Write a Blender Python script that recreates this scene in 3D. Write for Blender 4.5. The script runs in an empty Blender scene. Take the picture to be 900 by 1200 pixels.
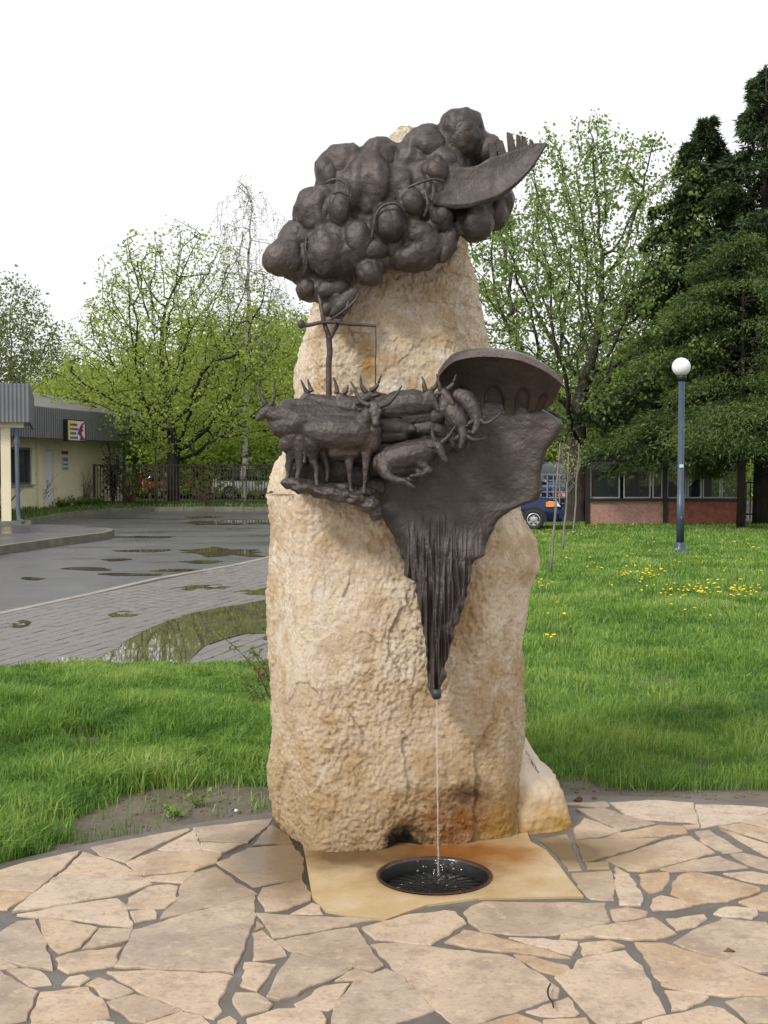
import bpy, bmesh, math, random
import numpy as np
from mathutils import Vector, Matrix
from mathutils.geometry import tessellate_polygon, delaunay_2d_cdt
random.seed(7); rng = np.random.default_rng(7)
S = bpy.context.scene
COL = S.collection
PI = math.pi

# ------------------------------------------------------------------ camera
F = 1450.0; HOR = 545.0; H = 1.65
TH = math.atan((600 - HOR) / F)
cam = bpy.data.objects.new('camera', bpy.data.cameras.new('camera'))
COL.objects.link(cam); S.camera = cam
cam.location = (0, 0, H); cam.rotation_euler = (PI/2 - TH, 0, 0)
cam.data.sensor_fit = 'VERTICAL'; cam.data.sensor_height = 36; cam.data.sensor_width = 27
cam.data.lens = F / 1200 * 36
cam.data.clip_start = 0.05; cam.data.clip_end = 2000
# ------------------------------------------------------------------ sky, sun
W = bpy.data.worlds.new("World"); S.world = W; W.use_nodes = True
nt = W.node_tree; nt.nodes.clear()
sky = nt.nodes.new('ShaderNodeTexSky'); sky.sky_type = 'NISHITA'; sky.sun_disc = False
SUN_EL, SUN_AZ = math.radians(40), math.radians(222)      # azimuth clockwise from +Y
sky.sun_elevation = SUN_EL; sky.sun_rotation = SUN_AZ; sky.air_density = 1.0; sky.dust_density = 4
hs = nt.nodes.new('ShaderNodeHueSaturation'); hs.inputs['Saturation'].default_value = 0.25
mx = nt.nodes.new('ShaderNodeMix'); mx.data_type = 'RGBA'; mx.inputs[0].default_value = 0.85
mx.inputs[7].default_value = (6.9, 6.93, 7.0, 1)        # the overcast layer
bg = nt.nodes.new('ShaderNodeBackground'); bg.inputs[1].default_value = 0.10
wo = nt.nodes.new('ShaderNodeOutputWorld')
nt.links.new(sky.outputs[0], hs.inputs['Color']); nt.links.new(hs.outputs[0], mx.inputs[6])
nt.links.new(mx.outputs[2], bg.inputs[0]); nt.links.new(bg.outputs[0], wo.inputs[0])
sl = bpy.data.lights.new('sun', 'SUN'); sl.energy = 1.5; sl.angle = math.radians(10); sl.color = (1, .96, .9)
so = bpy.data.objects.new('sun', sl); COL.objects.link(so)
so.rotation_euler = (PI/2 - SUN_EL, 0, PI - SUN_AZ)
so.location = (-5, -5, 20)
S.view_settings.view_transform = 'Standard'; S.view_settings.look = 'None'
S.view_settings.exposure = 0.72; S.view_settings.gamma = 1

# ------------------------------------------------------------------ helpers
CT, ST = math.cos(TH), math.sin(TH)
def ray(px, py):
    x = (px-450)/F; y = -(py-600)/F
    return x, CT + y*ST, -ST + y*CT
def P(px, py, Y):
    a, b, c = ray(px, py); t = Y/b
    return Vector((a*t, Y, H + c*t))
def G(px, py, z=0.0):
    a, b, c = ray(px, py); t = (z-H)/c
    return Vector((a*t, b*t, z))
def X(px, Y, z):                      # x of pixel column at depth Y, height z
    d = Y*CT - (z-H)*ST
    return (px-450)/F*d

def tag(o, label=None, cat=None, group=None, kind=None):
    if label: o['label'] = label
    if cat: o['category'] = cat
    if group: o['group'] = group
    if kind: o['kind'] = kind
    return o
def empty(name, loc=(0,0,0), rz=0, **k):
    o = bpy.data.objects.new(name, None); COL.objects.link(o); o.location = loc; o.rotation_euler = (0,0,rz)
    o.empty_display_size = .2
    return tag(o, **k)
def link(name, me, m=None, parent=None, smooth=False, **k):
    o = bpy.data.objects.new(name, me); COL.objects.link(o)
    if m: me.materials.append(m)
    if smooth: me.shade_smooth()
    if parent is not None: o.parent = parent
    return tag(o, **k)
def mesh_np(name, V, Fc):
    V = np.asarray(V, np.float32); me = bpy.data.meshes.new(name)
    if isinstance(Fc, np.ndarray):
        n, k = Fc.shape
        me.vertices.add(len(V)); me.vertices.foreach_set('co', V.ravel())
        me.loops.add(n*k); me.loops.foreach_set('vertex_index', Fc.astype(np.int32).ravel())
        me.polygons.add(n); me.polygons.foreach_set('loop_start', np.arange(0, n*k, k, dtype=np.int32))
        me.update(calc_edges=True); me.validate()
    else:
        me.from_pydata([tuple(v) for v in V], [], Fc); me.update()
    return me
def set_rnd(me, vals):
    a = me.attributes.new('rnd', 'FLOAT', 'FACE'); a.data.foreach_set('value', np.asarray(vals, np.float32))
class MB:
    def __init__(s): s.v = []; s.f = []
    def add(s, v, f):
        n = len(s.v); s.v += [tuple(a) for a in v]; s.f += [tuple(i+n for i in q) for q in f]; return s
    def box(s, c, d, rz=0, bev=0):
        hx, hy, hz = d[0]/2, d[1]/2, d[2]/2; cr, sr = math.cos(rz), math.sin(rz)
        v = [(sx*hx, sy*hy, sz*hz) for sz in (-1,1) for sx, sy in ((-1,-1),(1,-1),(1,1),(-1,1))]
        v = [(c[0]+a*cr-b*sr, c[1]+a*sr+b*cr, c[2]+e) for a, b, e in v]
        return s.add(v, [(3,2,1,0),(4,5,6,7),(0,1,5,4),(1,2,6,5),(2,3,7,6),(3,0,4,7)])
    def tube(s, pts, r, n=8, cap=True):
        pts = [Vector(p) for p in pts]; rs = r if isinstance(r, (list, tuple)) else [r]*len(pts)
        base = len(s.v); up = Vector((0.1,0.2,1)).normalized()
        for i, p in enumerate(pts):
            t = (pts[min(i+1, len(pts)-1)] - pts[max(i-1, 0)]).normalized()
            a = t.cross(up if abs(t.dot(up)) < .95 else Vector((1,0,0))).normalized(); b = t.cross(a)
            for k in range(n):
                w = 2*PI*k/n; s.v.append(tuple(p + (a*math.cos(w)+b*math.sin(w))*rs[i]))
        for i in range(len(pts)-1):
            for k in range(n):
                s.f.append((base+i*n+k, base+i*n+(k+1)%n, base+(i+1)*n+(k+1)%n, base+(i+1)*n+k))
        if cap:
            s.f.append(tuple(base+k for k in range(n))); s.f.append(tuple(base+(len(pts)-1)*n+n-1-k for k in range(n)))
        return s
    def lathe(s, c, prof, n=20):     # prof: (r, z)
        base = len(s.v)
        for r, z in prof:
            for k in range(n):
                w = 2*PI*k/n; s.v.append((c[0]+r*math.cos(w), c[1]+r*math.sin(w), c[2]+z))
        for i in range(len(prof)-1):
            for k in range(n):
                s.f.append((base+i*n+k, base+i*n+(k+1)%n, base+(i+1)*n+(k+1)%n, base+(i+1)*n+k))
        s.f.append(tuple(base+n-1-k for k in range(n))); s.f.append(tuple(base+(len(prof)-1)*n+k for k in range(n)))
        return s
    def prism(s, poly, z0, z1):
        n = len(poly); v = [(p[0], p[1], z0) for p in poly] + [(p[0], p[1], z1) for p in poly]
        return s.add(v, [tuple(range(n))[::-1], tuple(range(n, 2*n))] + [(i, (i+1)%n, n+(i+1)%n, n+i) for i in range(n)])
    def build(s, name, m=None, parent=None, smooth=False, **k):
        me = bpy.data.meshes.new(name); me.from_pydata(s.v, [], s.f); me.update()
        bm = bmesh.new(); bm.from_mesh(me); bmesh.ops.recalc_face_normals(bm, faces=bm.faces); bm.to_mesh(me); bm.free()
        return link(name, me, m, parent, smooth, **k)
def flip_up(me):
    bm = bmesh.new(); bm.from_mesh(me)
    for f in bm.faces:
        if f.normal.z < 0: f.normal_flip()
    bm.to_mesh(me); bm.free()
def sheet(name, pts, m, z=None, parent=None, **k):
    me = bpy.data.meshes.new(name)
    pts = [Vector((p[0], p[1], z if z is not None else p[2])) for p in pts]
    tr = tessellate_polygon([pts]); me.from_pydata([tuple(p) for p in pts], [], [tuple(t) for t in tr]); me.update()
    flip_up(me)
    return link(name, me, m, parent, **k)
# vectorised gradient noise
_pt = rng.permutation(256); _pt = np.concatenate([_pt, _pt, _pt]).astype(np.int32)
_gr = rng.normal(size=(256, 3)); _gr /= np.linalg.norm(_gr, axis=1)[:, None]
def pn(p):
    p = np.asarray(p, np.float64); i = np.floor(p).astype(np.int64); f = p - i; i &= 255
    u = f*f*f*(f*(f*6-15)+10); out = np.zeros(len(p))
    for dx in (0,1):
        for dy in (0,1):
            for dz in (0,1):
                h = _pt[_pt[_pt[(i[:,0]+dx) & 255] + ((i[:,1]+dy) & 255)] + ((i[:,2]+dz) & 255)]
                g = _gr[h]; w = (u[:,0] if dx else 1-u[:,0])*(u[:,1] if dy else 1-u[:,1])*(u[:,2] if dz else 1-u[:,2])
                out += w*(g[:,0]*(f[:,0]-dx)+g[:,1]*(f[:,1]-dy)+g[:,2]*(f[:,2]-dz))
    return out*1.6
def fbm(p, o=4):
    p = np.asarray(p); a = 1; s = 0
    for k in range(o): s = s + a*pn(p*2**k + 17.3*k); a *= .5
    return s
def vcos(me):
    a = np.empty(len(me.vertices)*3, np.float32); me.vertices.foreach_get('co', a); return a.reshape(-1, 3)
def vnor(me):
    a = np.empty(len(me.vertices)*3, np.float32); me.vertices.foreach_get('normal', a); return a.reshape(-1, 3)
def displace(me, fn):
    v = vcos(me).astype(np.float64); n = vnor(me).astype(np.float64); v += n*fn(v)[:, None]
    me.vertices.foreach_set('co', v.astype(np.float32).ravel()); me.update()
def inpoly(pts, poly):
    x, y = pts[:,0], pts[:,1]; c = np.zeros(len(pts), bool); n = len(poly)
    for i in range(n):
        x0, y0 = poly[i][0], poly[i][1]; x1, y1 = poly[(i+1)%n][0], poly[(i+1)%n][1]
        if y0 == y1: continue
        k = ((y0 > y) != (y1 > y)) & (x < (x1-x0)*(y-y0)/(y1-y0)+x0); c ^= k
    return c

# ------------------------------------------------------------------ materials
class NG:
    def __init__(s, name):
        s.m = bpy.data.materials.new(name); s.m.use_nodes = True; s.t = s.m.node_tree
        s.b = s.t.nodes['Principled BSDF']; s.out = s.t.nodes['Material Output']
        s.tc = s.t.nodes.new('ShaderNodeTexCoord')
    def n(s, typ, **k):
        o = s.t.nodes.new(typ)
        for a, v in k.items(): setattr(o, a, v)
        return o
    def l(s, a, b): s.t.links.new(a, b)
    def noise(s, scale, detail=4, rough=.55, vec=None, stretch=None):
        o = s.n('ShaderNodeTexNoise'); o.inputs['Scale'].default_value = scale; o.inputs['Detail'].default_value = detail
        o.inputs['Roughness'].default_value = rough; v = vec or s.tc.outputs['Object']
        if stretch:
            mp = s.n('ShaderNodeMapping'); mp.inputs['Scale'].default_value = stretch; s.l(v, mp.inputs[0]); v = mp.outputs[0]
        s.l(v, o.inputs['Vector']); return o.outputs[0]
    def voro(s, scale, feat='F1', vec=None, out=0):
        o = s.n('ShaderNodeTexVoronoi', feature=feat); o.inputs['Scale'].default_value = scale
        s.l(vec or s.tc.outputs['Object'], o.inputs['Vector']); return o.outputs[out]
    def ramp(s, fac, stops):
        o = s.n('ShaderNodeValToRGB'); e = o.color_ramp.elements
        while len(e) < len(stops): e.new(.5)
        for i, (p, c) in enumerate(stops):
            e[i].position = p; c = c if isinstance(c, (tuple, list)) else (c, c, c); e[i].color = (*c[:3], 1)
        s.l(fac, o.inputs[0]); return o.outputs[0]
    def mix(s, fac, a, b, mode='MIX'):
        o = s.n('ShaderNodeMix', data_type='RGBA', blend_type=mode)
        for i, v in ((0, fac), (6, a), (7, b)):
            if isinstance(v, (int, float)): o.inputs[i].default_value = v if i == 0 else (v, v, v, 1)
            elif isinstance(v, (tuple, list)): o.inputs[i].default_value = (*v[:3], 1)
            else: s.l(v, o.inputs[i])
        return o.outputs[2]
    def math(s, op, a, b=0.0, clamp=False):
        o = s.n('ShaderNodeMath', operation=op); o.use_clamp = clamp
        for i, v in enumerate((a, b)):
            if isinstance(v, (int, float)): o.inputs[i].default_value = v
            else: s.l(v, o.inputs[i])
        return o.outputs[0]
    def xyz(s):
        o = s.n('ShaderNodeSeparateXYZ'); s.l(s.tc.outputs['Object'], o.inputs[0]); return o.outputs
    def blob(s, c, r, noise=.25, ns=9):       # soft position mask, 1 at centre (shapes stains, and the painted shade at the boulder's foot)
        o = s.n('ShaderNodeVectorMath', operation='SUBTRACT'); s.l(s.tc.outputs['Object'], o.inputs[0]); o.inputs[1].default_value = c
        d = s.n('ShaderNodeVectorMath', operation='DIVIDE'); s.l(o.outputs[0], d.inputs[0]); d.inputs[1].default_value = r
        le = s.n('ShaderNodeVectorMath', operation='LENGTH'); s.l(d.outputs[0], le.inputs[0])
        w = s.math('ADD', le.outputs['Value'], s.math('MULTIPLY', s.math('SUBTRACT', s.noise(ns), .5), noise*4))
        return s.math('SUBTRACT', 1.15, w, clamp=True)
    def bump(s, h, strength=.5, dist=.01, prev=None):
        o = s.n('ShaderNodeBump'); o.inputs['Strength'].default_value = strength; o.inputs['Distance'].default_value = dist
        s.l(h, o.inputs['Height'])
        if prev is not None: s.l(prev, o.inputs['Normal'])
        return o.outputs[0]
    def fin(s, col=None, rough=None, metal=None, nor=None, spec=None):
        for k, v in (('Base Color', col), ('Roughness', rough), ('Metallic', metal), ('Normal', nor), ('Specular IOR Level', spec)):
            if v is None: continue
            if isinstance(v, (int, float)): s.b.inputs[k].default_value = v
            elif isinstance(v, (tuple, list)): s.b.inputs[k].default_value = (*v[:3], 1)
            else: s.l(v, s.b.inputs[k])
        return s.m
def simple(name, col, rough=.6, metal=0, var=.25, scale=6, bump=.0, bscale=60):
    g = NG(name); c2 = tuple(max(0, c*(1-var)) for c in col); c1 = tuple(min(1, c*(1+var*.6)) for c in col)
    c = g.ramp(g.noise(scale, 5), [(.3, c2), (.7, c1)])
    nor = g.bump(g.noise(bscale, 3), bump, .004) if bump else None
    return g.fin(c, rough, metal, nor)

def m_boulder():
    g = NG('travertine')
    n1 = g.noise(2.2, 6, .6); n2 = g.noise(14, 6, .65); n3 = g.noise(70, 4, .7)
    c = g.ramp(n1, [(.3, (.66,.50,.33)), (.5, (.79,.64,.46)), (.68, (.88,.76,.59))])
    c = g.mix(g.ramp(n2, [(.45, 0.0), (.68, .7)]), c, (.90,.83,.73)); c = g.mix(g.ramp(g.noise(45, 4, .75), [(.52, 0.0), (.68, .45)]), c, (.50,.36,.22)); c = g.mix(g.ramp(g.noise(130, 3, .7), [(.56, 0.0), (.68, .6)]), c, (.36,.26,.17))
    c = g.mix(g.ramp(g.noise(5.5, 5, .6), [(.49, 0.0), (.62, .7)]), c, (.55,.38,.20))
    pit = g.ramp(n3, [(.28, 1.0), (.45, 0.0)])
    c = g.mix(g.math('MULTIPLY', pit, .4), c, (.26,.18,.11))
    z = g.xyz()[2]                                         # mineral stain of the splash zone
    low = g.math('SUBTRACT', 1.0, g.math('DIVIDE', g.math('ADD', z, g.math('MULTIPLY', g.math('SUBTRACT', g.noise(4), .5), .9)), .95), clamp=True)
    c = g.mix(g.math('MULTIPLY', low, .85), c, (.40,.26,.115))
    q = P(535, 955, 5.33); c = g.mix(g.math('MULTIPLY', g.blob(q, (.28,.5,.17), .5, 16), 1.0, True), c, (.27,.105,.02))
    q = P(590, 960, 5.4); c = g.mix(g.math('MULTIPLY', g.blob(q, (.15,.5,.2), .3), .8), c, (.40,.22,.04))
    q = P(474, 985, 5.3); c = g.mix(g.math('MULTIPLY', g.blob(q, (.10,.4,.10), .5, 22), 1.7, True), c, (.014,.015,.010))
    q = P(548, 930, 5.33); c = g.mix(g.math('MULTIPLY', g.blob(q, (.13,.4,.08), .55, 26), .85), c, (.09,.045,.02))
    q = P(432, 430, 5.35); c = g.mix(g.math('MULTIPLY', g.blob(q, (.055,.4,.14), .2), 1.0, True), c, (.50,.32,.12))
    q = P(548, 715, 5.3); c = g.mix(g.math('MULTIPLY', g.blob(q, (.07,.4,.2), .3), .7), c, (.45,.27,.10))
    nb = g.bump(g.noise(75, 6, .8), .75, .018); nb = g.bump(g.noise(190, 3, .7), .8, .005, nb)
    r = g.math('SUBTRACT', .9, g.math('MULTIPLY', low, .45))
    return g.fin(c, r, 0, nb, .35)
def m_bronze(name='bronze', dark=1.0):
    g = NG(name)
    c = g.ramp(g.noise(7, 6, .6), [(.3, (.048*dark,.038*dark,.035*dark)), (.55, (.078*dark,.063*dark,.059*dark)), (.75, (.115*dark,.094*dark,.088*dark))])
    c = g.mix(g.ramp(g.noise(28, 4), [(.55, 0.0), (.8, .5)]), c, (.085,.052,.034))
    nb = g.bump(g.noise(26, 6, .65), .55, .014); nb = g.bump(g.noise(120, 4, .7), .45, .004, nb)
    return g.fin(c, g.ramp(g.noise(12, 4), [(.3, .36), (.7, .54)]), .4, nb, .5)
def m_flag():
    g = NG('flagstone_stone')
    oi = g.n('ShaderNodeObjectInfo')
    base = g.ramp(oi.outputs['Random'], [(0, (.27,.21,.165)), (.25, (.42,.32,.235)), (.45, (.40,.265,.155)), (.7, (.50,.41,.33)), (.85, (.45,.33,.23)), (1, (.31,.255,.21))])
    n = g.noise(3.5, 6, .6)
    c = g.mix(g.ramp(n, [(.38, .0), (.66, .6)]), base, (.58,.465,.345))
    c = g.mix(g.ramp(g.noise(8, 5, .7), [(.50, .0), (.66, .6)]), c, (.27,.20,.15))
    c = g.mix(g.ramp(g.noise(55, 5, .8), [(.52, .0), (.66, .6)]), c, (.22,.165,.12)); c = g.mix(g.ramp(g.noise(17, 5, .75), [(.57, .0), (.66, .4)]), c, (.24,.18,.135))
    c = g.mix(g.ramp(g.noise(24, 3, .6), [(.58, .0), (.66, .35)]), c, (.60,.47,.30))
    q = G(500, 1010, .02)                                  # water run-off stain spreading round the outlet
    c = g.mix(g.math('MULTIPLY', g.blob(q, (1.0,.55,1), .15, 3), .75), c, (.44,.30,.13))
    q = G(338, 1000, .02); wet_shade = g.math('MULTIPLY', g.blob(q, (.33,.60,1), .14, 5), 1.6, True); c = g.mix(g.math('MULTIPLY', wet_shade, .8), c, (.10,.066,.036))  # wet patch, with the boulder's contact shadow painted into its dark colour
    q = G(650, 998, .02); c = g.mix(g.math('MULTIPLY', g.blob(q, (.42,.30,1), .16, 5), 1.3, True), c, (.15,.10,.05))
    nb = g.bump(g.noise(30, 6, .7), .35, .006)
    r = g.mix(wet_shade, g.ramp(g.noise(2.5, 4), [(.35, .50), (.65, .80)]), .22)
    return g.fin(c, r, 0, nb, .22)
def m_basin():
    g = NG('basin_slab_stone')
    c = g.ramp(g.noise(5, 6, .6), [(.3, (.38,.26,.125)), (.5, (.46,.335,.185)), (.7, (.53,.42,.27))])
    c = g.mix(g.ramp(g.noise(50, 4, .7), [(.58, .0), (.75, .35)]), c, (.30,.19,.08))
    q = G(535, 1001, .02); c = g.mix(g.math('MULTIPLY', g.blob(q, (.50,.26,1), .25, 7), 1.2, True), c, (.25,.10,.022))
    q = G(410, 1004, .02); c = g.mix(g.math('MULTIPLY', g.blob(q, (.36,.22,1), .25, 7), 1.1, True), c, (.13,.08,.034))
    q = G(509, 1025, .02); c = g.mix(g.blob(q, (.275,.275,1), .10, 14), c, (.11,.05,.02))
    nb = g.bump(g.noise(35, 6, .7), .3, .004)
    return g.fin(c, g.ramp(g.noise(4, 3), [(.35, .22), (.7, .6)]), 0, nb, .25)
def m_mortar():
    g = NG('mortar'); c = g.ramp(g.noise(5, 6, .6), [(.3, (.095,.084,.072)), (.7, (.17,.153,.135))])
    q = G(350, 1005, .02); c = g.mix(g.math('MULTIPLY', g.blob(q, (.42,.60,1), .1, 4), 1.5, True), c, (.035,.026,.018))  # wet joints at the boulder's foot, darkened further as painted contact shade
    return g.fin(c, .5, 0, g.bump(g.noise(60, 5), .5, .006), .3)
def m_asphalt():
    g = NG('wet_asphalt')
    c = g.ramp(g.noise(.5, 6, .6, stretch=(1, .5, 1)), [(.3, (.048,.046,.050)), (.7, (.092,.088,.090))])
    c = g.mix(g.ramp(g.noise(90, 2), [(.6, .0), (.8, .5)]), c, (.2,.19,.185))
    c = g.mix(g.ramp(g.noise(1.6, 5, .65, stretch=(.5, 1.4, 1)), [(.56, .0), (.66, .5)]), c, (.105,.092,.078))
    r = g.ramp(g.noise(.55, 5, .6, stretch=(.6, 1.2, 1)), [(.35, .22), (.6, .48)])
    nb = g.bump(g.noise(70, 3), .25, .004); nb = g.bump(g.noise(3, 3), .15, .02, nb)
    return g.fin(c, r, 0, nb, .5)
def m_paver():
    g = NG('wet_paver'); oi = g.n('ShaderNodeObjectInfo')
    c = g.ramp(g.noise(2.2, 5, .7), [(.3, (.10,.088,.080)), (.7, (.175,.152,.138))])
    c = g.mix(.35, c, g.ramp(g.voro(6), [(0, (.10,.092,.085)), (1, (.24,.215,.195))]))
    return g.fin(c, g.ramp(g.noise(.9, 4), [(.35, .28), (.65, .55)]), 0, g.bump(g.noise(60, 4), .3, .004), .5)
def m_soil():
    g = NG('lawn_soil')
    c = g.ramp(g.noise(3, 6, .65), [(.3, (.10,.082,.062)), (.7, (.19,.16,.125))])
    c = g.mix(g.ramp(g.noise(40, 3), [(.6, .0), (.75, .5)]), c, (.28,.25,.21))
    pos = g.n('ShaderNodeNewGeometry'); sp = g.xyz()
    far = g.math('DIVIDE', g.math('SUBTRACT', sp[1], 8.0), 6.0, clamp=True)    # turf closes where it is not trodden
    c = g.mix(far, c, g.ramp(g.noise(1.2, 6, .7), [(.3, (.045,.085,.016)), (.7, (.085,.14,.028))]))
    nb = g.bump(g.noise(25, 6, .7), .8, .02)
    return g.fin(c, .8, 0, nb, .3)
def leafmat(name, c0, c1, trans=.4, tr_boost=1.4, rough=.5, mid=None, dry=None):
    g = NG(name); at = g.n('ShaderNodeAttribute', attribute_name='rnd')
    n = g.noise(.6, 3)
    f = g.math('ADD', g.math('MULTIPLY', at.outputs['Fac'], .65), g.math('MULTIPLY', g.math('SUBTRACT', n, .3), .85), clamp=True)
    c = g.ramp(f, [(0.05, c0), (.95, c1)] if mid is None else [(0.02, c0), (.38, mid), (.80, c1), (.97, dry)])
    d = g.b; g.fin(c, rough, 0, None, .25)
    t = g.n('ShaderNodeBsdfTranslucent'); g.l(g.mix(1.0, c, (tr_boost, tr_boost, tr_boost*.7), 'MULTIPLY'), t.inputs[0])
    mxs = g.n('ShaderNodeMixShader'); mxs.inputs[0].default_value = trans
    g.l(d.outputs[0], mxs.inputs[1]); g.l(t.outputs[0], mxs.inputs[2]); g.l(mxs.outputs[0], g.out.inputs[0])
    return g.m
def m_bark(name, c0, c1, sc=9):
    g = NG(name); c = g.ramp(g.noise(sc, 6, .7, stretch=(1, 1, .3)), [(.3, c0), (.7, c1)])
    return g.fin(c, .85, 0, g.bump(g.noise(sc*2, 5, .7, stretch=(1,1,.3)), .7, .03), .2)
def m_birch():
    g = NG('birch_bark'); c = g.ramp(g.noise(3.2, 4, .7, stretch=(1, 1, 2.2)), [(.40, (.05,.045,.04)), (.50, (.48,.45,.41)), (.7, (.62,.60,.56))])
    return g.fin(c, .7)
def m_water(name, col=(.06,.055,.035)):
    g = NG(name)
    nb = g.bump(g.noise(2.2, 3), .03, .01)
    c = g.ramp(g.noise(1.2, 4), [(.3, col), (.7, tuple(a*1.6 for a in col))])
    return g.fin(c, .02, 0, nb, 1.0)
def m_glass(name, col=(.03,.04,.045)):
    g = NG(name); return g.fin(g.ramp(g.noise(2, 2), [(.3, col), (.7, tuple(a*1.5 for a in col))]), .05, 0, None, .8)
M = {}
M['boulder'] = m_boulder(); M['bronze'] = m_bronze(); M['flag'] = m_flag(); M['basin'] = m_basin(); M['mortar'] = m_mortar()
M['asphalt'] = m_asphalt(); M['paver'] = m_paver(); M['soil'] = m_soil()
M['grass'] = leafmat('grass_blade', (.055,.13,.030), (.34,.45,.12), .35, 1.4, mid=(.145,.275,.050), dry=(.48,.44,.24))
M['verge_grass'] = leafmat('verge_grass', (.06,.12,.02), (.20,.27,.09), .3, 1.2)
M['leaf_maple'] = leafmat('maple_leaf', (.17,.23,.045), (.44,.52,.13), .5, 1.4)
M['leaf_yellow'] = leafmat('spring_leaf', (.15,.21,.04), (.40,.48,.11), .5, 1.4)
M['leaf_chest'] = leafmat('chestnut_leaf', (.11,.18,.045), (.30,.40,.12), .45, 1.3)
M['leaf_grey'] = leafmat('grey_green_leaf', (.10,.13,.04), (.24,.27,.10), .4, 1.2)
M['leaf_back'] = leafmat('undergrowth_leaf', (.08,.14,.02), (.28,.37,.07), .45, 1.3)
M['needle'] = leafmat('conifer_needle', (.014,.030,.012), (.075,.115,.040), .15, 1.1)
M['needle_y'] = leafmat('yew_needle', (.022,.048,.016), (.15,.205,.055), .25, 1.3)
M['bark'] = m_bark('grey_bark', (.035,.030,.026), (.11,.095,.08)); M['bark_dark'] = m_bark('dark_bark', (.018,.015,.013), (.06,.05,.042))
M['birch'] = m_birch(); M['twig'] = m_bark('twig_bark', (.07,.05,.04), (.16,.12,.10), 30)
M['twig_pale'] = m_bark('pale_twig_bark', (.16,.14,.12), (.32,.29,.26), 30)
M['puddle'] = m_water('puddle_water', (.085,.074,.050)); M['glass'] = m_glass('window_glass')
def m_clear():
    g = NG('clear_window_glass'); g.fin((.03,.04,.04), .03, 0, None, .7); g.b.inputs['Alpha'].default_value = .45; return g.m
M['glass_clear'] = m_clear()
M['render_yellow'] = simple('yellow_render', (.76,.68,.48), .85, 0, .10, 1.5, .2)
M['corr'] = simple('grey_corrugated_sheet', (.21,.215,.225), .5, .2, .12, 2)
M['roof'] = simple('weathered_roof_felt', (.16,.15,.135), .8, 0, .35, 1.5)
M['white'] = simple('white_paint', (.72,.73,.74), .45, 0, .06)
M['frame_blue'] = simple('slate_blue_paint', (.10,.13,.18), .45, 0, .15)
M['lamp_blue'] = simple('blue_grey_enamel', (.055,.080,.115), .4, .2, .25, 5)
M['iron'] = simple('rusty_dark_iron', (.045,.032,.028), .6, .3, .4, 3)
M['black'] = simple('black_steel', (.015,.015,.017), .5, .1, .2)
M['kerb'] = simple('mossy_concrete', (.16,.155,.12), .75, 0, .35, 4, .4)
M['kerb_pale'] = simple('worn_concrete', (.29,.265,.24), .7, 0, .25, 4, .3)
M['brick_pink'] = simple('pink_roughcast', (.40,.22,.18), .85, 0, .3, 18, .6, 40)
M['brick_red'] = simple('red_brickwork', (.30,.10,.065), .8, 0, .35, 9, .5, 40)
M['alu'] = simple('window_aluminium', (.42,.41,.40), .45, .3, .1)
M['car_blue'] = simple('dark_blue_car_paint', (.018,.028,.085), .18, .3, .1)
M['car_white'] = simple('white_car_paint', (.68,.69,.70), .2, 0, .05)
M['tyre'] = simple('tyre_rubber', (.02,.02,.02), .8); M['rim'] = simple('wheel_silver', (.5,.5,.52), .3, .7, .1)
M['orange'] = simple('orange_lens', (.85,.28,.05), .2, 0, .1); M['lens'] = simple('headlight_lens', (.6,.62,.65), .1, 0, .1)
M['globe'] = simple('opal_glass', (.86,.85,.90), .25, 0, .02)
M['petal'] = simple('dandelion_yellow', (.82,.62,.02), .7, 0, .1)
M['stem'] = simple('plant_stem', (.10,.16,.04), .7, 0, .2)
M['s_yellow'] = simple('sign_yellow', (.80,.62,.10), .4); M['s_purple'] = simple('sign_purple', (.25,.02,.12), .4); M['s_dark'] = simple('sign_ink', (.16,.13,.18), .5)
M['poster'] = simple('notice_blue', (.42,.50,.62), .5, 0, .2); M['rust'] = simple('dried_leaf', (.16,.065,.03), .8)

# ------------------------------------------------------------------ ground, road, terrace
tag(sheet('ground', [(-700,-300,-.06),(700,-300,-.06),(700,1200,-.06),(-700,1200,-.06)], M['soil']), kind='structure')
road = sheet('road', [(-60,8,-.03),(25,8,-.03),(40,140,-.03),(-60,140,-.03)], M['asphalt'], kind='structure')
lawn_edge = [G(-900,800), G(-200,788), G(0,785), G(80,781), G(160,780), G(300,777), G(400,772)]
lawn_right = [G(520,690), G(598,622), G(612,613)]
lawn_poly = [Vector((-12,-3,0)), Vector((-12, lawn_edge[0].y, 0))] + lawn_edge + lawn_right + [G(1500,614), Vector((30,20,0)), Vector((14,-3,0))]
# terrace: centre and radius fitted to the rim of the paving
TC = Vector((.526*H, 1.64*H)); TR = 2.035*H
DC = G(509, 1025, .03).xy; DR = .228
def holed(name, outer, z, m, skirt=0, **k):
    o_ = [Vector((p[0], p[1], 0)) for p in outer]; h_ = [Vector((DC.x+(DR+.01)*math.cos(a), DC.y+(DR+.01)*math.sin(a), 0)) for a in np.linspace(0, 2*PI, 49)[:-1]]
    tr = tessellate_polygon([o_, h_]); V = [(p.x, p.y, z) for p in o_+h_]; Fc = [tuple(t) for t in tr]; n0, N = len(o_), len(V)
    if skirt: V += [(p.x, p.y, z-skirt) for p in o_]; Fc += [(i, (i+1)%n0, N+(i+1)%n0, N+i) for i in range(n0)]
    me = bpy.data.meshes.new(name); me.from_pydata(V, [], Fc); flip_up(me); return link(name, me, m, **k)
terrace = holed('terrace', [(TC.x+TR*math.cos(a), TC.y+TR*math.sin(a)) for a in np.linspace(0, 2*PI, 129)[:-1]], .0175, M['mortar'], .06, kind='structure')
lawn = holed('lawn', [(p.x, p.y) for p in lawn_poly], 0, M['soil'], kind='structure')

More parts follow.
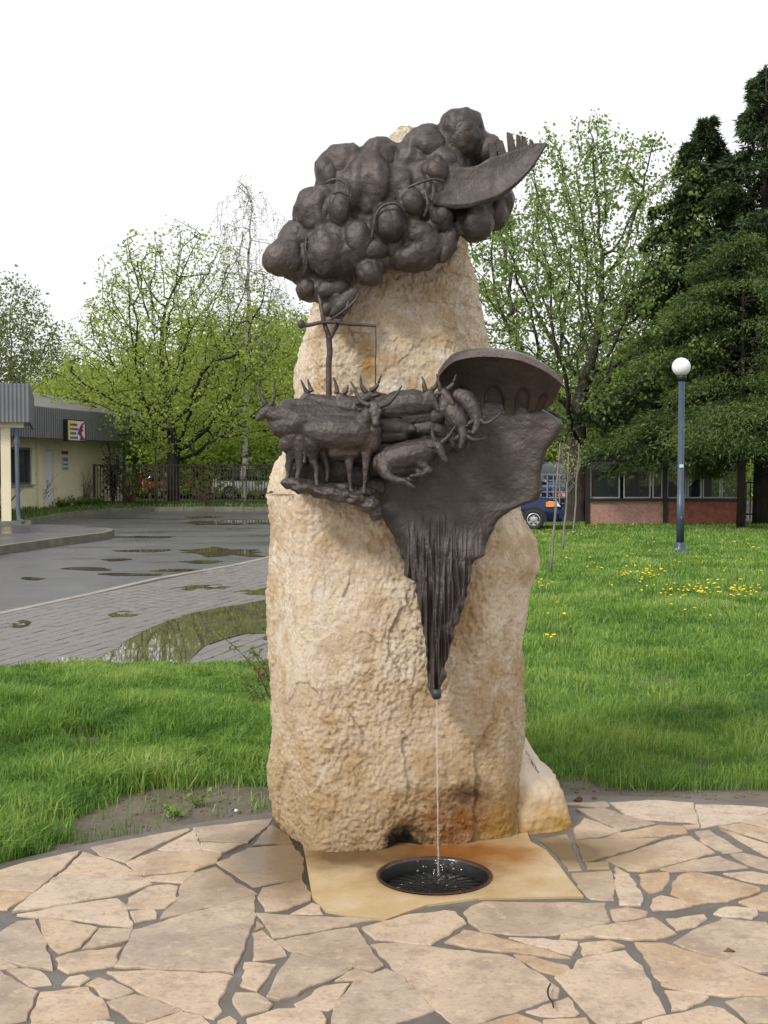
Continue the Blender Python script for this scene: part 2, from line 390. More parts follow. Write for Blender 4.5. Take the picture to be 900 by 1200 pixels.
T1, T2, T3, T4 = (0,930), (220,930), (440,930), (660,920); T5, T6, T7, T8 = (0,1060), (220,1060), (440,1060), (660,1060)
SL = [
(T1,[(-60,350),(120,300),(350,250),(345,257),(262,335),(152,428),(0,415),(-60,405)]),
(T1,[(-60,430),(0,425),(135,437),(30,505),(-60,508)]),
(T1,[(410,233),(520,208),(830,150),(826,160),(655,240),(550,297),(440,262)]),
(T1,[(285,345),(365,258),(450,285),(530,312),(615,352),(450,357)]),
(T1,[(55,518),(165,430),(265,352),(450,362),(620,364),(662,395),(560,430),(270,485)]),
(T1,[(700,240),(850,162),(872,215),(885,240),(740,245)]),
(T1,[(562,298),(680,252),(890,250),(965,265),(945,300),(850,330),(640,353),(620,343)]),
(T1,[(645,366),(845,340),(853,350),(800,388),(670,378)]),
(T1,[(562,490),(574,455),(650,410),(735,400),(773,407),(770,460),(725,497),(562,500)]),
(T5,[(580,32),(675,17),(682,55),(597,72)]),
(T2,[(25,345),(120,320),(210,387),(300,437),(150,480),(-125,547),(-100,520),(-40,465),(-25,400)]),
(T5,[(85,45),(290,5),(520,-25),(555,20),(578,92),(500,85),(300,60)]),
(T6,[(-308,266),(-235,112),(0,38),(150,-3),(292,-48),(292,45),(262,130),(225,230),(200,288),(0,283)]),
(T2,[(32,150),(370,106),(335,150),(262,211),(60,203)]),
(T2,[(62,217),(240,220),(140,260),(78,243)]),
(T2,[(285,224),(368,135),(440,180),(455,212)]),
(T2,[(138,302),(270,242),(450,222),(505,280),(500,368),(285,403)]),
(T2,[(317,450),(332,414),(500,377),(533,435),(528,460),(440,501),(350,510)]),
(T6,[(455,35),(545,-8),(575,5),(588,36)]),
(T5,[(0,120),(80,72),(148,67),(188,150),(223,283),(80,262),(0,230),(-80,200),(-80,150)]),
(T5,[(177,60),(300,77),(425,102),(350,178),(265,208),(202,150)]),
(T5,[(367,190),(440,105),(578,110),(563,150),(480,168)]),
(T5,[(254,235),(340,210),(522,189),(498,265),(310,295),(270,270)]),
(T5,[(-80,245),(0,243),(70,270),(0,278),(-80,278)]),
(T5,[(35,287),(120,282),(175,292),(220,343),(140,350),(90,320)]),
(T5,[(-80,293),(0,293),(158,380),(128,440),(113,503),(0,518),(-80,518)]),
(T5,[(275,345),(310,320),(368,307),(385,322),(350,343)]),
(T5,[(387,343),(430,320),(467,332),(415,353)]),
(T5,[(427,362),(485,337),(577,379),(500,411),(442,395)]),
(T5,[(482,430),(590,400),(650,412),(790,465),(640,508),(580,502)]),
(T5,[(478,296),(530,299),(650,289),(1000,302),(1022,312),(985,352),(952,430),(965,458),(940,492),(900,483),(740,428),(600,368)]),
(T5,[(143,525),(162,440),(182,387),(380,362),(458,432),(478,490),(400,508)]),
(T5,[(645,524),(800,475),(880,492),(910,530),(900,620),(660,620)]),
(T5,[(402,514),(450,507),(490,518),(500,570),(400,570)]),
(T5,[(-80,535),(0,530),(110,525),(130,570),(0,610),(-80,610)]),
(T5,[(145,540),(390,520),(390,600),(150,610)]),
(T6,[(307,35),(450,47),(600,52),(810,62),(600,102),(382,140)]),
(T6,[(300,72),(322,90),(296,108)]),
(T6,[(290,127),(325,114),(400,182),(428,218),(370,230),(290,238)]),
(T6,[(252,252),(290,252),(382,262),(328,330),(308,368),(240,348)]),
(T6,[(398,155),(600,120),(738,102),(798,190),(848,260),(808,288),(600,233),(460,198)]),
(T6,[(457,214),(560,232),(725,272),(690,298),(540,348),(480,388),(410,411),(357,400),(382,340),(442,242)]),
(T6,[(657,330),(735,284),(800,301),(770,320)]),
(T6,[(482,430),(590,357),(708,344),(640,443),(615,458),(500,448)]),
(T6,[(215,387),(300,392),(362,435),(345,458),(240,483),(202,430)]),
(T6,[(267,497),(400,457),(500,454),(588,472),(596,500),(580,570),(300,600)]),
(T6,[(137,515),(180,495),(208,515),(205,570),(150,570)]),
(T7,[(-183,510),(-168,440),(-90,342),(0,302),(48,287),(118,322),(247,460),(100,508),(0,560),(-150,600)]),
(T7,[(-50,100),(0,87),(150,47),(300,32),(348,34),(390,82),(240,170),(100,158),(0,148)]),
(T7,[(-15,175),(100,170),(230,187),(320,197),(588,224),(698,292),(758,332),(797,362),(788,398),(600,461),(430,511),(345,510),(203,400),(122,310),(52,240)]),
(T7,[(402,35),(422,8),(480,-8),(1000,-10),(1027,70),(830,118),(740,130),(600,126),(472,113),(422,75)]),
(T7,[(318,165),(390,112),(480,127),(700,187),(845,230),(600,203),(450,188)]),
(T7,[(595,143),(740,150),(883,162),(886,175),(858,213),(800,198)]),
(T7,[(615,222),(700,230),(830,267),(846,280),(800,301),(730,283)]),
(T8,[(-28,318),(0,302),(50,282),(62,242),(268,202),(337,270),(396,380),(445,468),(300,508),(162,521),(102,460),(42,390)]),
(T7,[(672,465),(848,407),(886,470),(868,483),(732,483)]),
(T7,[(440,530),(620,484),(718,517),(760,570),(480,590)]),
(T8,[(-78,510),(98,499),(138,570),(-60,580)]),
(T8,[(-5,127),(200,92),(400,60),(428,82),(486,125),(400,146),(300,146),(150,136),(0,146)]),
(T8,[(217,22),(280,10),(368,29),(358,45),(240,70),(217,55)]),
(T8,[(82,170),(200,160),(262,180),(200,198),(92,220)]),
(T8,[(464,62),(620,42),(628,60),(580,88),(500,108)]),
(T8,[(663,35),(720,10),(838,17),(847,40),(820,53),(700,46)]),
(T8,[(490,160),(570,112),(680,72),(700,60),(888,78),(912,110),(922,288),(850,288),(700,233),(560,193)]),
(T8,[(320,167),(440,170),(560,207),(700,247),(850,307),(922,327),(922,388),(760,398),(600,383),(442,348),(402,290)]),
(T8,[(453,377),(560,387),(637,407),(540,448),(482,458)]),
(T8,[(358,510),(480,482),(640,447),(698,457),(786,520),(770,580),(400,590)]),
(T8,[(723,425),(800,414),(920,402),(990,405),(990,505),(815,515),(770,460)]),
(T4,[(20,77),(188,74),(196,90),(170,96),(30,86)]),
(T4,[(208,78),(400,68),(568,80),(587,166),(540,158),(330,146),(280,124)]),
(T4,[(585,82),(740,87),(900,100),(1060,125),(900,120),(780,153),(608,183)]),
(T4,[(785,160),(900,127),(1040,135),(1040,205),(900,186)]),
(T4,[(62,107),(180,102),(290,142),(398,165),(250,196),(150,150)]),
(T4,[(98,142),(165,167),(242,202),(160,220),(62,230),(52,190)]),
(T4,[(168,235),(250,210),(420,177),(518,180),(537,208),(440,220),(300,230)]),
(T4,[(62,247),(160,240),(427,234),(300,278),(170,320),(92,333)]),
(T4,[(532,177),(590,174),(594,185),(552,193)]),
(T4,[(193,325),(430,250),(530,224),(558,227),(656,295),(500,338),(360,373),(292,370)]),
(T4,[(583,205),(640,197),(786,285),(700,293),(622,250)]),
(T4,[(693,190),(800,227),(930,264),(1030,330),(930,320),(875,298),(780,240)]),
(T4,[(693,182),(780,172),(900,194),(1040,215),(1040,280),(940,255),(800,213)]),
(T4,[(433,365),(600,322),(680,310),(806,358),(700,368),(480,376)]),
(T4,[(740,302),(800,297),(900,327),(1010,365),(1010,395),(900,370),(812,345)]),
(T4,[(713,387),(830,380),(960,402),(890,428),(800,413)]),
(T4,[(482,450),(502,402),(560,382),(640,392),(862,450),(858,463),(720,503),(560,518),(477,473)]),
(T4,[(337,392),(468,382),(463,410),(438,453),(380,470),(352,440)]),
(T4,[(227,357),(290,392),(328,460),(347,500),(338,523),(242,518),(232,420)]),
(T4,[(42,387),(150,377),(203,374),(218,420),(220,500),(120,493),(72,440)]),
(T4,[(102,341),(190,337),(198,365),(112,364)]),
(T4,[(-108,237),(20,217),(38,250),(80,366),(25,368),(-43,285)]),
(T4,[(398,500),(430,487),(520,507),(556,525),(480,538),(393,545)]),
(T4,[(775,510),(900,472),(1010,465),(1010,545),(870,543)]),
]
flags = []
for (ox, oy), pts in SL:
    flags.append([(ox + x/3.75, oy + y/3.75) for x, y in pts])
def jag(poly, amp=.006, step=.035):
    out = []
    n = len(poly)
    for i in range(n):
        a, b = Vector(poly[i][:2]), Vector(poly[(i+1)%n][:2]); L = (b-a).length
        k = max(1, min(7, int(L/step))); t = (b-a).normalized() if L > 1e-6 else Vector((1,0)); nn = Vector((-t.y, t.x))
        for j in range(k):
            out.append(a.lerp(b, j/k) + nn*random.uniform(-amp, amp) + (t*random.uniform(-amp, amp) if j else Vector((0,0))))
    return out
def clip_circle(poly, c, r):
    out = []
    for p in poly:
        d = Vector(p) - c
        out.append(Vector(p) if d.length < r else c + d*(r/d.length))
    return out
def slab(name, poly, z0, z1, m, parent, bev=.004, **k):
    n = len(poly); c = sum((Vector(p) for p in poly), Vector((0,0)))/n
    inn = [Vector(p) + (c-Vector(p)).normalized()*bev for p in poly]
    tx, ty = random.uniform(-.0025, .0025), random.uniform(-.0025, .0025); dz = random.uniform(-.002, .002)
    def z(p): return z1 + dz + (p.x-c.x)*tx*4 + (p.y-c.y)*ty*4
    V = [(p.x, p.y, z0) for p in poly] + [(p.x, p.y, z(p)-bev) for p in poly] + [(p.x, p.y, z(p)) for p in inn]
    Fc = [(i, (i+1)%n, n+(i+1)%n, n+i) for i in range(n)] + [(n+i, n+(i+1)%n, 2*n+(i+1)%n, 2*n+i) for i in range(n)] + [tuple(range(2*n, 3*n))]
    me = bpy.data.meshes.new(name); me.from_pydata(V, [], Fc); me.update()
    bm = bmesh.new(); bm.from_mesh(me); bmesh.ops.recalc_face_normals(bm, faces=bm.faces)
    if sum(f.normal.z*f.calc_area() for f in bm.faces) < 0: bmesh.ops.reverse_faces(bm, faces=bm.faces)
    bm.to_mesh(me); bm.free()
    return link(name, me, m, parent, **k)
fw = []
for f in flags:
    poly = [G(x, y, .025).xy for x, y in f]
    cc_ = sum(poly, Vector((0,0)))/len(poly)
    poly = [p + (p-cc_).normalized()*.009 for p in poly]
    poly = clip_circle(poly, TC, TR+.01)
    fw.append(poly); slab('flagstone', jag(poly), 0, .025, M['flag'], terrace)
# stones of the terrace beyond the frame: cells of a jittered grid
from mathutils.geometry import intersect_point_tri_2d
def inside_any(p):
    a = np.array([[p.x, p.y]])
    return any(inpoly(a, [tuple(q) for q in f])[0] for f in fw)
gs = .36
for i in range(-11, 13):
    for j in range(-2, 20):
        def cp(a, b):
            r = random.Random(a*971+b*131); return Vector((a*gs + r.uniform(-.11,.11), b*gs + r.uniform(-.11,.11)))
        q = [cp(i,j), cp(i+1,j), cp(i+1,j+1), cp(i,j+1)]; c = sum(q, Vector((0,0)))/4
        if any((p-TC).length > TR for p in q): continue
        smp = [p.lerp(c, .12) for p in q] + [q[k].lerp(q[(k+1)%4], .5).lerp(c, .12) for k in range(4)] + [c]
        qa = [tuple(p) for p in q]
        if any(inside_any(p) for p in smp) or any(inpoly(np.array([tuple(v_) for v_ in f]), qa).any() for f in fw): continue
        if (c.y > 5.0 and abs(c.x-.1) < .75) or inpoly(np.array([tuple(c)]), [tuple(G(x, y, .03).xy) for x, y in ((350,900),(358,1003),(366,1050),(410,1071),(452,1076),(560,1051),(684,1049),(655,1012),(690,960))])[0]: continue
        q = [p.lerp(c, .06) for p in q]
        slab('flagstone', jag(q), 0, .025, M['flag'], terrace)
# basin slab with its round outlet
bo = [(350,965),(358,1003),(366,1050),(382,1066),(410,1071),(452,1076),(480,1066),(500,1059),(560,1051),(684,1049),(668,1030),(655,1012),(640,995),(622,985),(610,955)]
outer = [Vector((*G(x, y, .03).xy, 0)) for x, y in bo]
hole = [Vector((DC.x+DR*math.cos(a), DC.y+DR*math.sin(a), 0)) for a in np.linspace(0, 2*PI, 49)[:-1]]
tr = tessellate_polygon([outer, hole]); allp = outer + hole
V = [(p.x, p.y, .030) for p in allp]; Fc = [tuple(t) for t in tr]
n0 = len(outer); V += [(p.x, p.y, -.02) for p in outer]; N = len(allp)
Fc += [(i, (i+1)%n0, N+(i+1)%n0, N+i) for i in range(n0)]
me = bpy.data.meshes.new('basin_slab'); me.from_pydata([(a, b, c-.004 if c > 0 else c) for a, b, c in V], [], Fc); flip_up(me)
link('basin_slab', me, M['basin'], terrace, label='large orange stained slab with the round water outlet')
drain = empty('water_outlet', (DC.x, DC.y, 0), label='round black sunken water outlet with radial grating in the paving', cat='drain')
b = MB(); n = 48
b.v = []; prof = [(DR-.004, .029), (DR-.012, .018), (DR-.014, -.03), (DR-.018, -.055)]
for r, z in prof:
    for k in range(n): w = 2*PI*k/n; b.v.append((r*math.cos(w), r*math.sin(w), z))
for i in range(3):
    for k in range(n): b.f.append((i*n+k, i*n+(k+1)%n, (i+1)*n+(k+1)%n, (i+1)*n+k))
b.f.append(tuple(3*n+k for k in range(n)))
M['wetblack'] = simple('wet_black_basin', (.006,.006,.005), .55, 0, .5, 20, .5, 40)
M['wetiron'] = simple('wet_iron', (.045,.042,.04), .12, .6, .4, 20, .3, 40)
b.build('bowl', M['wetblack'], drain, True)
rim = MB(); 
pts = [(DR-.006, 0)]; k = 64
for i in range(k):
    w = 2*PI*i/k
    for (r, z) in ((DR+.002, .0305), (DR-.010, .0335), (DR-.014, .020)): rim.v.append((r*math.cos(w), r*math.sin(w), z))
for i in range(k):
    j = (i+1) % k
    for s_ in range(2): rim.f.append((i*3+s_, j*3+s_, j*3+s_+1, i*3+s_+1))
M['rim_stain'] = simple('purplish_rim_stain', (.055,.028,.024), .2, 0, .5, 12, .3)
rim.build('outlet_rim', M['rim_stain'], drain, True)
bar_me = None
for i in range(28):
    w = 2*PI*i/28
    r0 = .045 if i % 2 == 0 else .10
    o = MB().tube([(r0, 0, -.022), (.11, 0, -.018), (DR-.017, 0, -.03)], .0026, 5).build('grate_bar', M['wetiron'], drain, True)
    o.rotation_euler = (0, 0, w)
for r in (.05, .10):
    MB().tube([(r*math.cos(a), r*math.sin(a), -.020) for a in np.linspace(0, 2*PI, 33)], .0024, 5, False).build('grate_ring', M['wetiron'], drain, True)

# ------------------------------------------------------------------ pavers, kerb line, puddles
line = [G(-500,830,-.0), G(0,718.7), G(110,695), G(183,678), G(275,662), G(319,652), G(480,625)]
pb = sheet('paved_strip', [p.xy.to_3d() for p in line] + [Vector((3.2,26,0)), Vector((1.6,16,0)), Vector((1.2,9,0)), Vector((-9,8.6,0))], M['mortar'], -.022, kind='structure')
A_, B_ = G(0,718.7), G(319,652); u = (B_-A_); u.z = 0; u.normalize(); v = Vector((u.y, -u.x, 0))
paver_poly = [tuple(p.xy) for p in line] + [(3.0,26),(1.5,16),(.9,10.3),(-9,8.8)]
bw, bh = .235, .165; cells = []
for r in range(0, 90):
    for c in range(-60, 90):
        p = A_ + u*((c + (r % 2)*.5)*bw) + v*((r+.5)*bh + .03)
        cells.append((p.x, p.y))
cells = np.array(cells); keep = inpoly(cells, paver_poly); cells = cells[keep]
le = np.array([[p.x, p.y] for p in lawn_edge])
edge_y = np.interp(cells[:,0], le[:,0], le[:,1]); cells = cells[(cells[:,1] > edge_y - .25) | (cells[:,0] > 0)]
cells = cells[np.argsort(cells[:,1] + 1000*((np.abs(cells[:,0]+.05*0) > cells[:,1]*.315) | (cells[:,0] > cells[:,1]*-.085)))]
ang = math.atan2(u.y, u.x)
def brick_me():
    b = MB(); hx, hy = bw/2-.006, bh/2-.006; e = .008
    b.v = [(-hx,-hy,-.03),(hx,-hy,-.03),(hx,hy,-.03),(-hx,hy,-.03),(-hx,-hy,-.006),(hx,-hy,-.006),(hx,hy,-.006),(-hx,hy,-.006),
           (-hx+e,-hy+e,0),(hx-e,-hy+e,0),(hx-e,hy-e,0),(-hx+e,hy-e,0)]
    b.f = [(0,1,5,4),(1,2,6,5),(2,3,7,6),(3,0,4,7),(4,5,9,8),(5,6,10,9),(6,7,11,10),(7,4,8,11),(8,9,10,11)]
    return b
bb = brick_me(); bme = bpy.data.meshes.new('brick'); bme.from_pydata(bb.v, [], bb.f); bme.materials.append(M['paver'])
for i, c in enumerate(cells[:300]):
    o = bpy.data.objects.new('brick', bme); COL.objects.link(o); o.parent = pb
    o.location = (c[0], c[1], -.004 + random.uniform(-.003, .003)); o.rotation_euler = (random.uniform(-.02,.02), random.uniform(-.02,.02), ang)
bv = np.array(bb.v); rest = cells[300:]; R2 = np.array([[math.cos(ang), -math.sin(ang)], [math.sin(ang), math.cos(ang)]])
bv2 = bv.copy(); bv2[:,:2] = bv[:,:2] @ R2.T
VV = (bv2[None] + np.concatenate([rest, -.004 + rng.uniform(-.003,.003,(len(rest),1))], 1)[:,None,:]).reshape(-1,3)
FF = (np.array(bb.f)[None] + (np.arange(len(rest))*12)[:,None,None]).reshape(-1,4)
link('brick_field', mesh_np('brick_field', VV, FF), M['paver'], pb, kind='stuff')
b = MB()
for i in range(len(line)-1):
    p, q = line[i], line[i+1]; t = (q-p).normalized(); nn = Vector((-t.y, t.x, 0))*.06
    b.add([(*(p-nn).xy, -.03), (*(q-nn).xy, -.03), (*(q+nn).xy, -.03), (*(p+nn).xy, -.03), (*(p-nn).xy, .004), (*(q-nn).xy, .004), (*(q+nn).xy, .004), (*(p+nn).xy, .004)],
          [(0,1,5,4),(1,2,6,5),(2,3,7,6),(3,0,4,7),(4,5,6,7)])
b.build('edging_strip', M['kerb_pale'], kind='structure')
def puddle(pts, z, label=None):
    w = [G(x, y, z) for x, y in pts]
    out = []
    n = len(w); cc = sum(w, Vector((0,0,0)))/n
    for i in range(n):
        a, b_, c_, d_ = w[i-1], w[i], w[(i+1)%n], w[(i+2)%n]
        for k in range(8):
            t = k/8; out.append(.5*((2*b_) + (-a+c_)*t + (2*a-5*b_+4*c_-d_)*t*t + (-a+3*b_-3*c_+d_)*t**3))
    q = np.array([tuple(p) for p in out]); R_ = np.linalg.norm(q[:,:2]-np.array(cc.xy), axis=1); m_ = .42*fbm(q*np.array([1.1,2.2,0])+7, 5) if label is None else .03*fbm(q*2.2, 5)
    out = [cc + (Vector(p)-cc)*(1+float(e)) for p, e in zip(q, m_)]
    return sheet('puddle', out, M['puddle'], z, kind='structure')
puddle([(60,790),(72,770),(112,771),(132,762),(163,742),(195,728),(230,717),(275,709),(318,702),(350,704),(345,738),(316,741),(280,744),(240,757),(222,775),(215,795),(140,800)], .003, 'big')
puddle([(205,689),(225,686),(262,685),(270,688),(240,692),(212,693)], -.003)
puddle([(278,692),(300,690),(330,690),(335,698),(300,698),(285,697)], -.003)
puddle([(128,719),(140,716),(166,717),(160,721),(135,722)], -.0035)
puddle([(10,731),(25,727),(38,729),(30,734),(15,735)], -.0035)
for c_, w_, h_ in (((272,612),58,3),((262,647),44,5),((175,645),34,1.3),((135,656),16,1.8),((170,629),30,1.3),((148,673),34,1.8),((208,668),34,1.6),((105,666),24,2),((235,606),20,1.5),((40,678),15,1.5),((236,658),26,1.4)):
    puddle([(c_[0]+w_*math.cos(a)*(1+.25*math.sin(3*a+c_[0])), c_[1]+h_*math.sin(a)*(1+.3*math.sin(2*a+c_[1]))) for a in np.linspace(0, 2*PI, 13)[:-1]][::-1], -.024)

# ------------------------------------------------------------------ boulder
def interp(z, tab, k): 
    return np.interp(z, [t[0] for t in tab], [t[k] for t in tab])
Ytab = [(0,5.13,5.35),(.25,5.14,5.31),(.6,5.18,5.30),(1.0,5.19,5.27),(1.5,5.22,5.28),(2.1,5.30,5.34),(2.7,5.40,5.42),(3.2,5.52,5.54)]
YL = lambda z: interp(z, Ytab, 1); YR = lambda z: interp(z, Ytab, 2)
def side(tabpx, Yfun):
    out = []
    for px, py in tabpx:
        z = 1.0
        for _ in range(6): Y = float(Yfun(z)); w = P(px, py, Y); z = w.z
        out.append((w.z, w.x))
    out.sort(); return np.array(out)
Lsil = side([(338,985),(318,955),(312,920),(317,870),(315,800),(313,700),(317,620),(311,580),(321,550),(330,531),(343,475),(345,440),(352,410),(361,382),(375,330),(400,260),(430,200),(452,168),(466,158)], lambda z: YL(z)+.45)
Rsil = side([(606,985),(610,930),(611,900),(614,860),(615,800),(612,760),(620,720),(625,690),(632,655),(628,632),(612,610),(600,560),(590,500),(575,430),(569,375),(561,335),(545,290),(530,240),(508,190),(490,162),(482,157)], lambda z: YR(z)+.32)
Lrid = side([(372,1003),(367,900),(355,800),(350,700),(352,600),(372,520),(385,400),(400,330),(420,260),(450,190),(468,165)], YL)
Rrid = side([(600,987),(590,900),(578,800),(572,700),(588,630),(560,560),(525,430),(520,350),(530,295),(512,230),(485,165)], YR)
Zt = P(472, 161, 5.75).z
nz, nf = 540, 530
zs = np.linspace(-.03, Zt, nz)
rows = []
for z in zs:
    zz = max(z, 0)
    xl = np.interp(zz, Lsil[:,0], Lsil[:,1]); xr = np.interp(zz, Rsil[:,0], Rsil[:,1]); a = np.interp(zz, Lrid[:,0], Lrid[:,1]); c = np.interp(zz, Rrid[:,0], Rrid[:,1])
    yl, yr = YL(zz), YR(zz); back = np.interp(zz, [0,1,2,3.1], [6.25,6.2,6.05,5.85])
    pts = [((xl+xr)/2, back+.05), (xl+.12, back-.05), (xl, yl+.45), ((xl*.35+a*.65)-.004, yl+.16), (a, yl), ((a+c)/2, (yl+yr)/2-.03), (c, yr), (c*.45+xr*.55, yr+.13), (xr, yr+.32), (xr-.1, back-.05)]
    p = np.array(pts)
    for _ in range(2):
        q = np.roll(p, -1, 0); p = np.stack([p*.86+q*.14, p*.14+q*.86], 1).reshape(-1, 2)
    sh = 1.0
    tt = (Zt - z)
    if tt < .06: sh = math.sqrt(max(0.0, 1-(1-tt/.06)**2))*.95+.05
    cen = p.mean(0); p = cen + (p-cen)*sh
    # resample: front dense
    q = np.vstack([p, p[:1]]); seg = np.linalg.norm(np.diff(q, axis=0), axis=1)
    mid = (q[:-1,1]+q[1:,1])/2; wgt = np.where(mid < back-.25, 1.0, .25)
    s = np.concatenate([[0], np.cumsum(seg*wgt)]); t = np.linspace(0, s[-1], nf+1)[:-1]
    rows.append(np.stack([np.interp(t, s, q[:,0]), np.interp(t, s, q[:,1]), np.full(nf, z)], 1))
V = np.concatenate(rows); idx = np.arange(nz*nf).reshape(nz, nf)
a_, b_ = idx[:-1], idx[1:]
Fq = np.stack([a_, b_, np.roll(b_, -1, 1), np.roll(a_, -1, 1)], -1).reshape(-1, 4)
me = mesh_np('standing_boulder', V, Fq)
nrm = vnor(me)
if nrm[idx[nz//2, :]][np.argmin(V[idx[nz//2, :], 1])][1] > 0:
    me.flip_normals()
def bould(v):
    wv = v + .035*np.stack([pn(v*6), pn(v*6+31), pn(v*6+57)], 1) + .012*np.stack([pn(v*20), pn(v*20+31), pn(v*20+57)], 1)
    d = .014*fbm(v*2.3, 2)
    r2_ = np.random.default_rng(12); sd = V[r2_.choice(len(V), 150)]; gr_ = r2_.normal(size=(150,3)); gr_ *= (.12*r2_.uniform(.2,1,150)/np.linalg.norm(gr_, axis=1))[:,None]; of_ = r2_.normal(size=150)*.004
    near = np.empty(len(v), int)
    for i0 in range(0, len(v), 40000):
        w_ = wv[i0:i0+40000]*np.array([1,1,.6]); near[i0:i0+40000] = ((w_[:,None]-(sd*np.array([1,1,.6]))[None])**2).sum(2).argmin(1)
    fac = ((wv-sd[near])*gr_[near]).sum(1) + of_[near]; d += np.clip(fac, -.012, .012)*.65
    rough = np.clip(.9+pn(v*1.9+40)*1.2, .45, 1.4)
    d += rough*(.007*fbm(v*8, 2) + .0042*pn(wv*23+3) + .0052*pn(v*40+2) + .0052*pn(v*64+7) + .0045*pn(v*100+1))
    d -= .012*np.clip(pn(v*36+70)-.32, 0, 1)*rough
    d += .010
    for (px, py, Yc, rx, rz, dep) in ((476,982,5.3,.07,.08,-.085),(545,932,5.33,.07,.05,-.03),(500,992,5.35,.30,.03,-.03),(430,425,5.35,.045,.09,-.02),(590,700,5.3,.06,.2,-.02),(612,665,5.45,.10,.05,.02)):
        q = P(px, py, Yc); d += dep*np.exp(-(((v[:,0]-q.x)/rx)**2 + ((v[:,2]-q.z)/rz)**2))*(v[:,1] < 5.7)
    return d
displace(me, bould)
link('standing_boulder', me, M['boulder'], smooth=True, label='tall rough beige travertine boulder standing upright on the round paving', cat='boulder')
# smaller smooth stone leaning at its right
fr = []
prof = [(985,606,672,976,5.42,5.52),(960,607,669,960,5.42,5.53),(938,608,663,0,5.45,5.56),(922,608,655,0,5.48,5.6),(910,608,640,0,5.5,5.62),(895,608,630,0,5.52,5.65),(880,606,622,0,5.55,5.68),(868,604,614,0,5.58,5.7)]
nf2 = 64; rows = []
zz = np.linspace(-.02, P(610,866,5.62).z, 90); tabz = sorted([(max(0, P(r[0+1], r[0], r[4]).z), r) for r in prof], key=lambda t: t[0]); tz = [t[0] for t in tabz]
for z in zz:
    g_ = lambda k: np.interp(z, tz, [t[1][k] for t in tabz])
    y0, y1 = g_(4), g_(5); x0 = X(g_(1)-12, y0, z); x1 = X(g_(2), y1, z); xm = x0*.55+x1*.45
    p = np.array([(x0, y0+.02), (x0*.8+x1*.2, y0-.012), (xm, y0-.005), (x1-.015, y1-.02), (x1, y1+.06), (x1-.03, y1+.35), (x0, y1+.4)])
    for _ in range(2):
        q = np.roll(p, -1, 0); p = np.stack([p*.75+q*.25, p*.25+q*.75], 1).reshape(-1, 2)
    q = np.vstack([p, p[:1]]); s = np.concatenate([[0], np.cumsum(np.linalg.norm(np.diff(q, axis=0), axis=1))]); t = np.linspace(0, s[-1], nf2*3+1)[:-1]
    rows.append(np.stack([np.interp(t, s, q[:,0]), np.interp(t, s, q[:,1]), np.full(len(t), z)], 1))
V = np.concatenate(rows); nn = nf2*3; idx = np.arange(len(zz)*nn).reshape(-1, nn); a_, b_ = idx[:-1], idx[1:]
me = mesh_np('inscribed_stone', V, np.stack([a_, np.roll(a_, -1, 1), np.roll(b_, -1, 1), b_], -1).reshape(-1, 4))
displace(me, lambda v: .012*pn(v*7) + .006*pn(v*19) + .004*pn(v*43) + .002*pn(v*85))
def m_frag():
    g = NG('smooth_stone'); z = g.xyz()[2]
    c = g.ramp(g.noise(6, 6, .6), [(.3, (.48,.38,.27)), (.7, (.66,.56,.44))])
    low = g.math('SUBTRACT', 1.0, g.math('DIVIDE', g.math('ADD', z, g.math('MULTIPLY', g.math('SUBTRACT', g.noise(9), .5), .25)), .24), clamp=True)
    c = g.mix(g.math('MULTIPLY', low, 1.1, True), c, (.40,.23,.05))
    return g.fin(c, .6, 0, g.bump(g.noise(40, 5), .35, .005), .4)
fs = link('inscribed_stone', me, m_frag(), smooth=True, label='small smooth sloping stone with worn dark lettering against the right foot of the boulder', cat='stone')
b = MB()
for i in range(6):                       # worn, unreadable strokes
    for row in range(3):
        if row == 2 and i > 3: continue
        bx, by = 617+i*1.2+row*3.0+i*.9, 880+row*6+i*3.4
        if bx > 631: continue
        p0, p1 = P(bx, by, 5.46+.012*row), P(bx+random.uniform(-.6,1.6), by+random.uniform(3,4.5), 5.46+.012*row)
        b.tube([p0, p1], .0022, 4)
ins = b.build('inscription', M['s_dark'], fs)
# project strokes onto the face of the small stone
dg = bpy.context.evaluated_depsgraph_get()
from mathutils.bvhtree import BVHTree
bv_ = BVHTree.FromPolygons([tuple(x) for x in vcos(fs.data)], [tuple(p.vertices) for p in fs.data.polygons])
for vtx in ins.data.vertices:
    d = (vtx.co - Vector((0,0,H))).normalized(); h = bv_.ray_cast(Vector((0,0,H)), d)
    if h[0] is not None: vtx.co = h[0] - d*.001

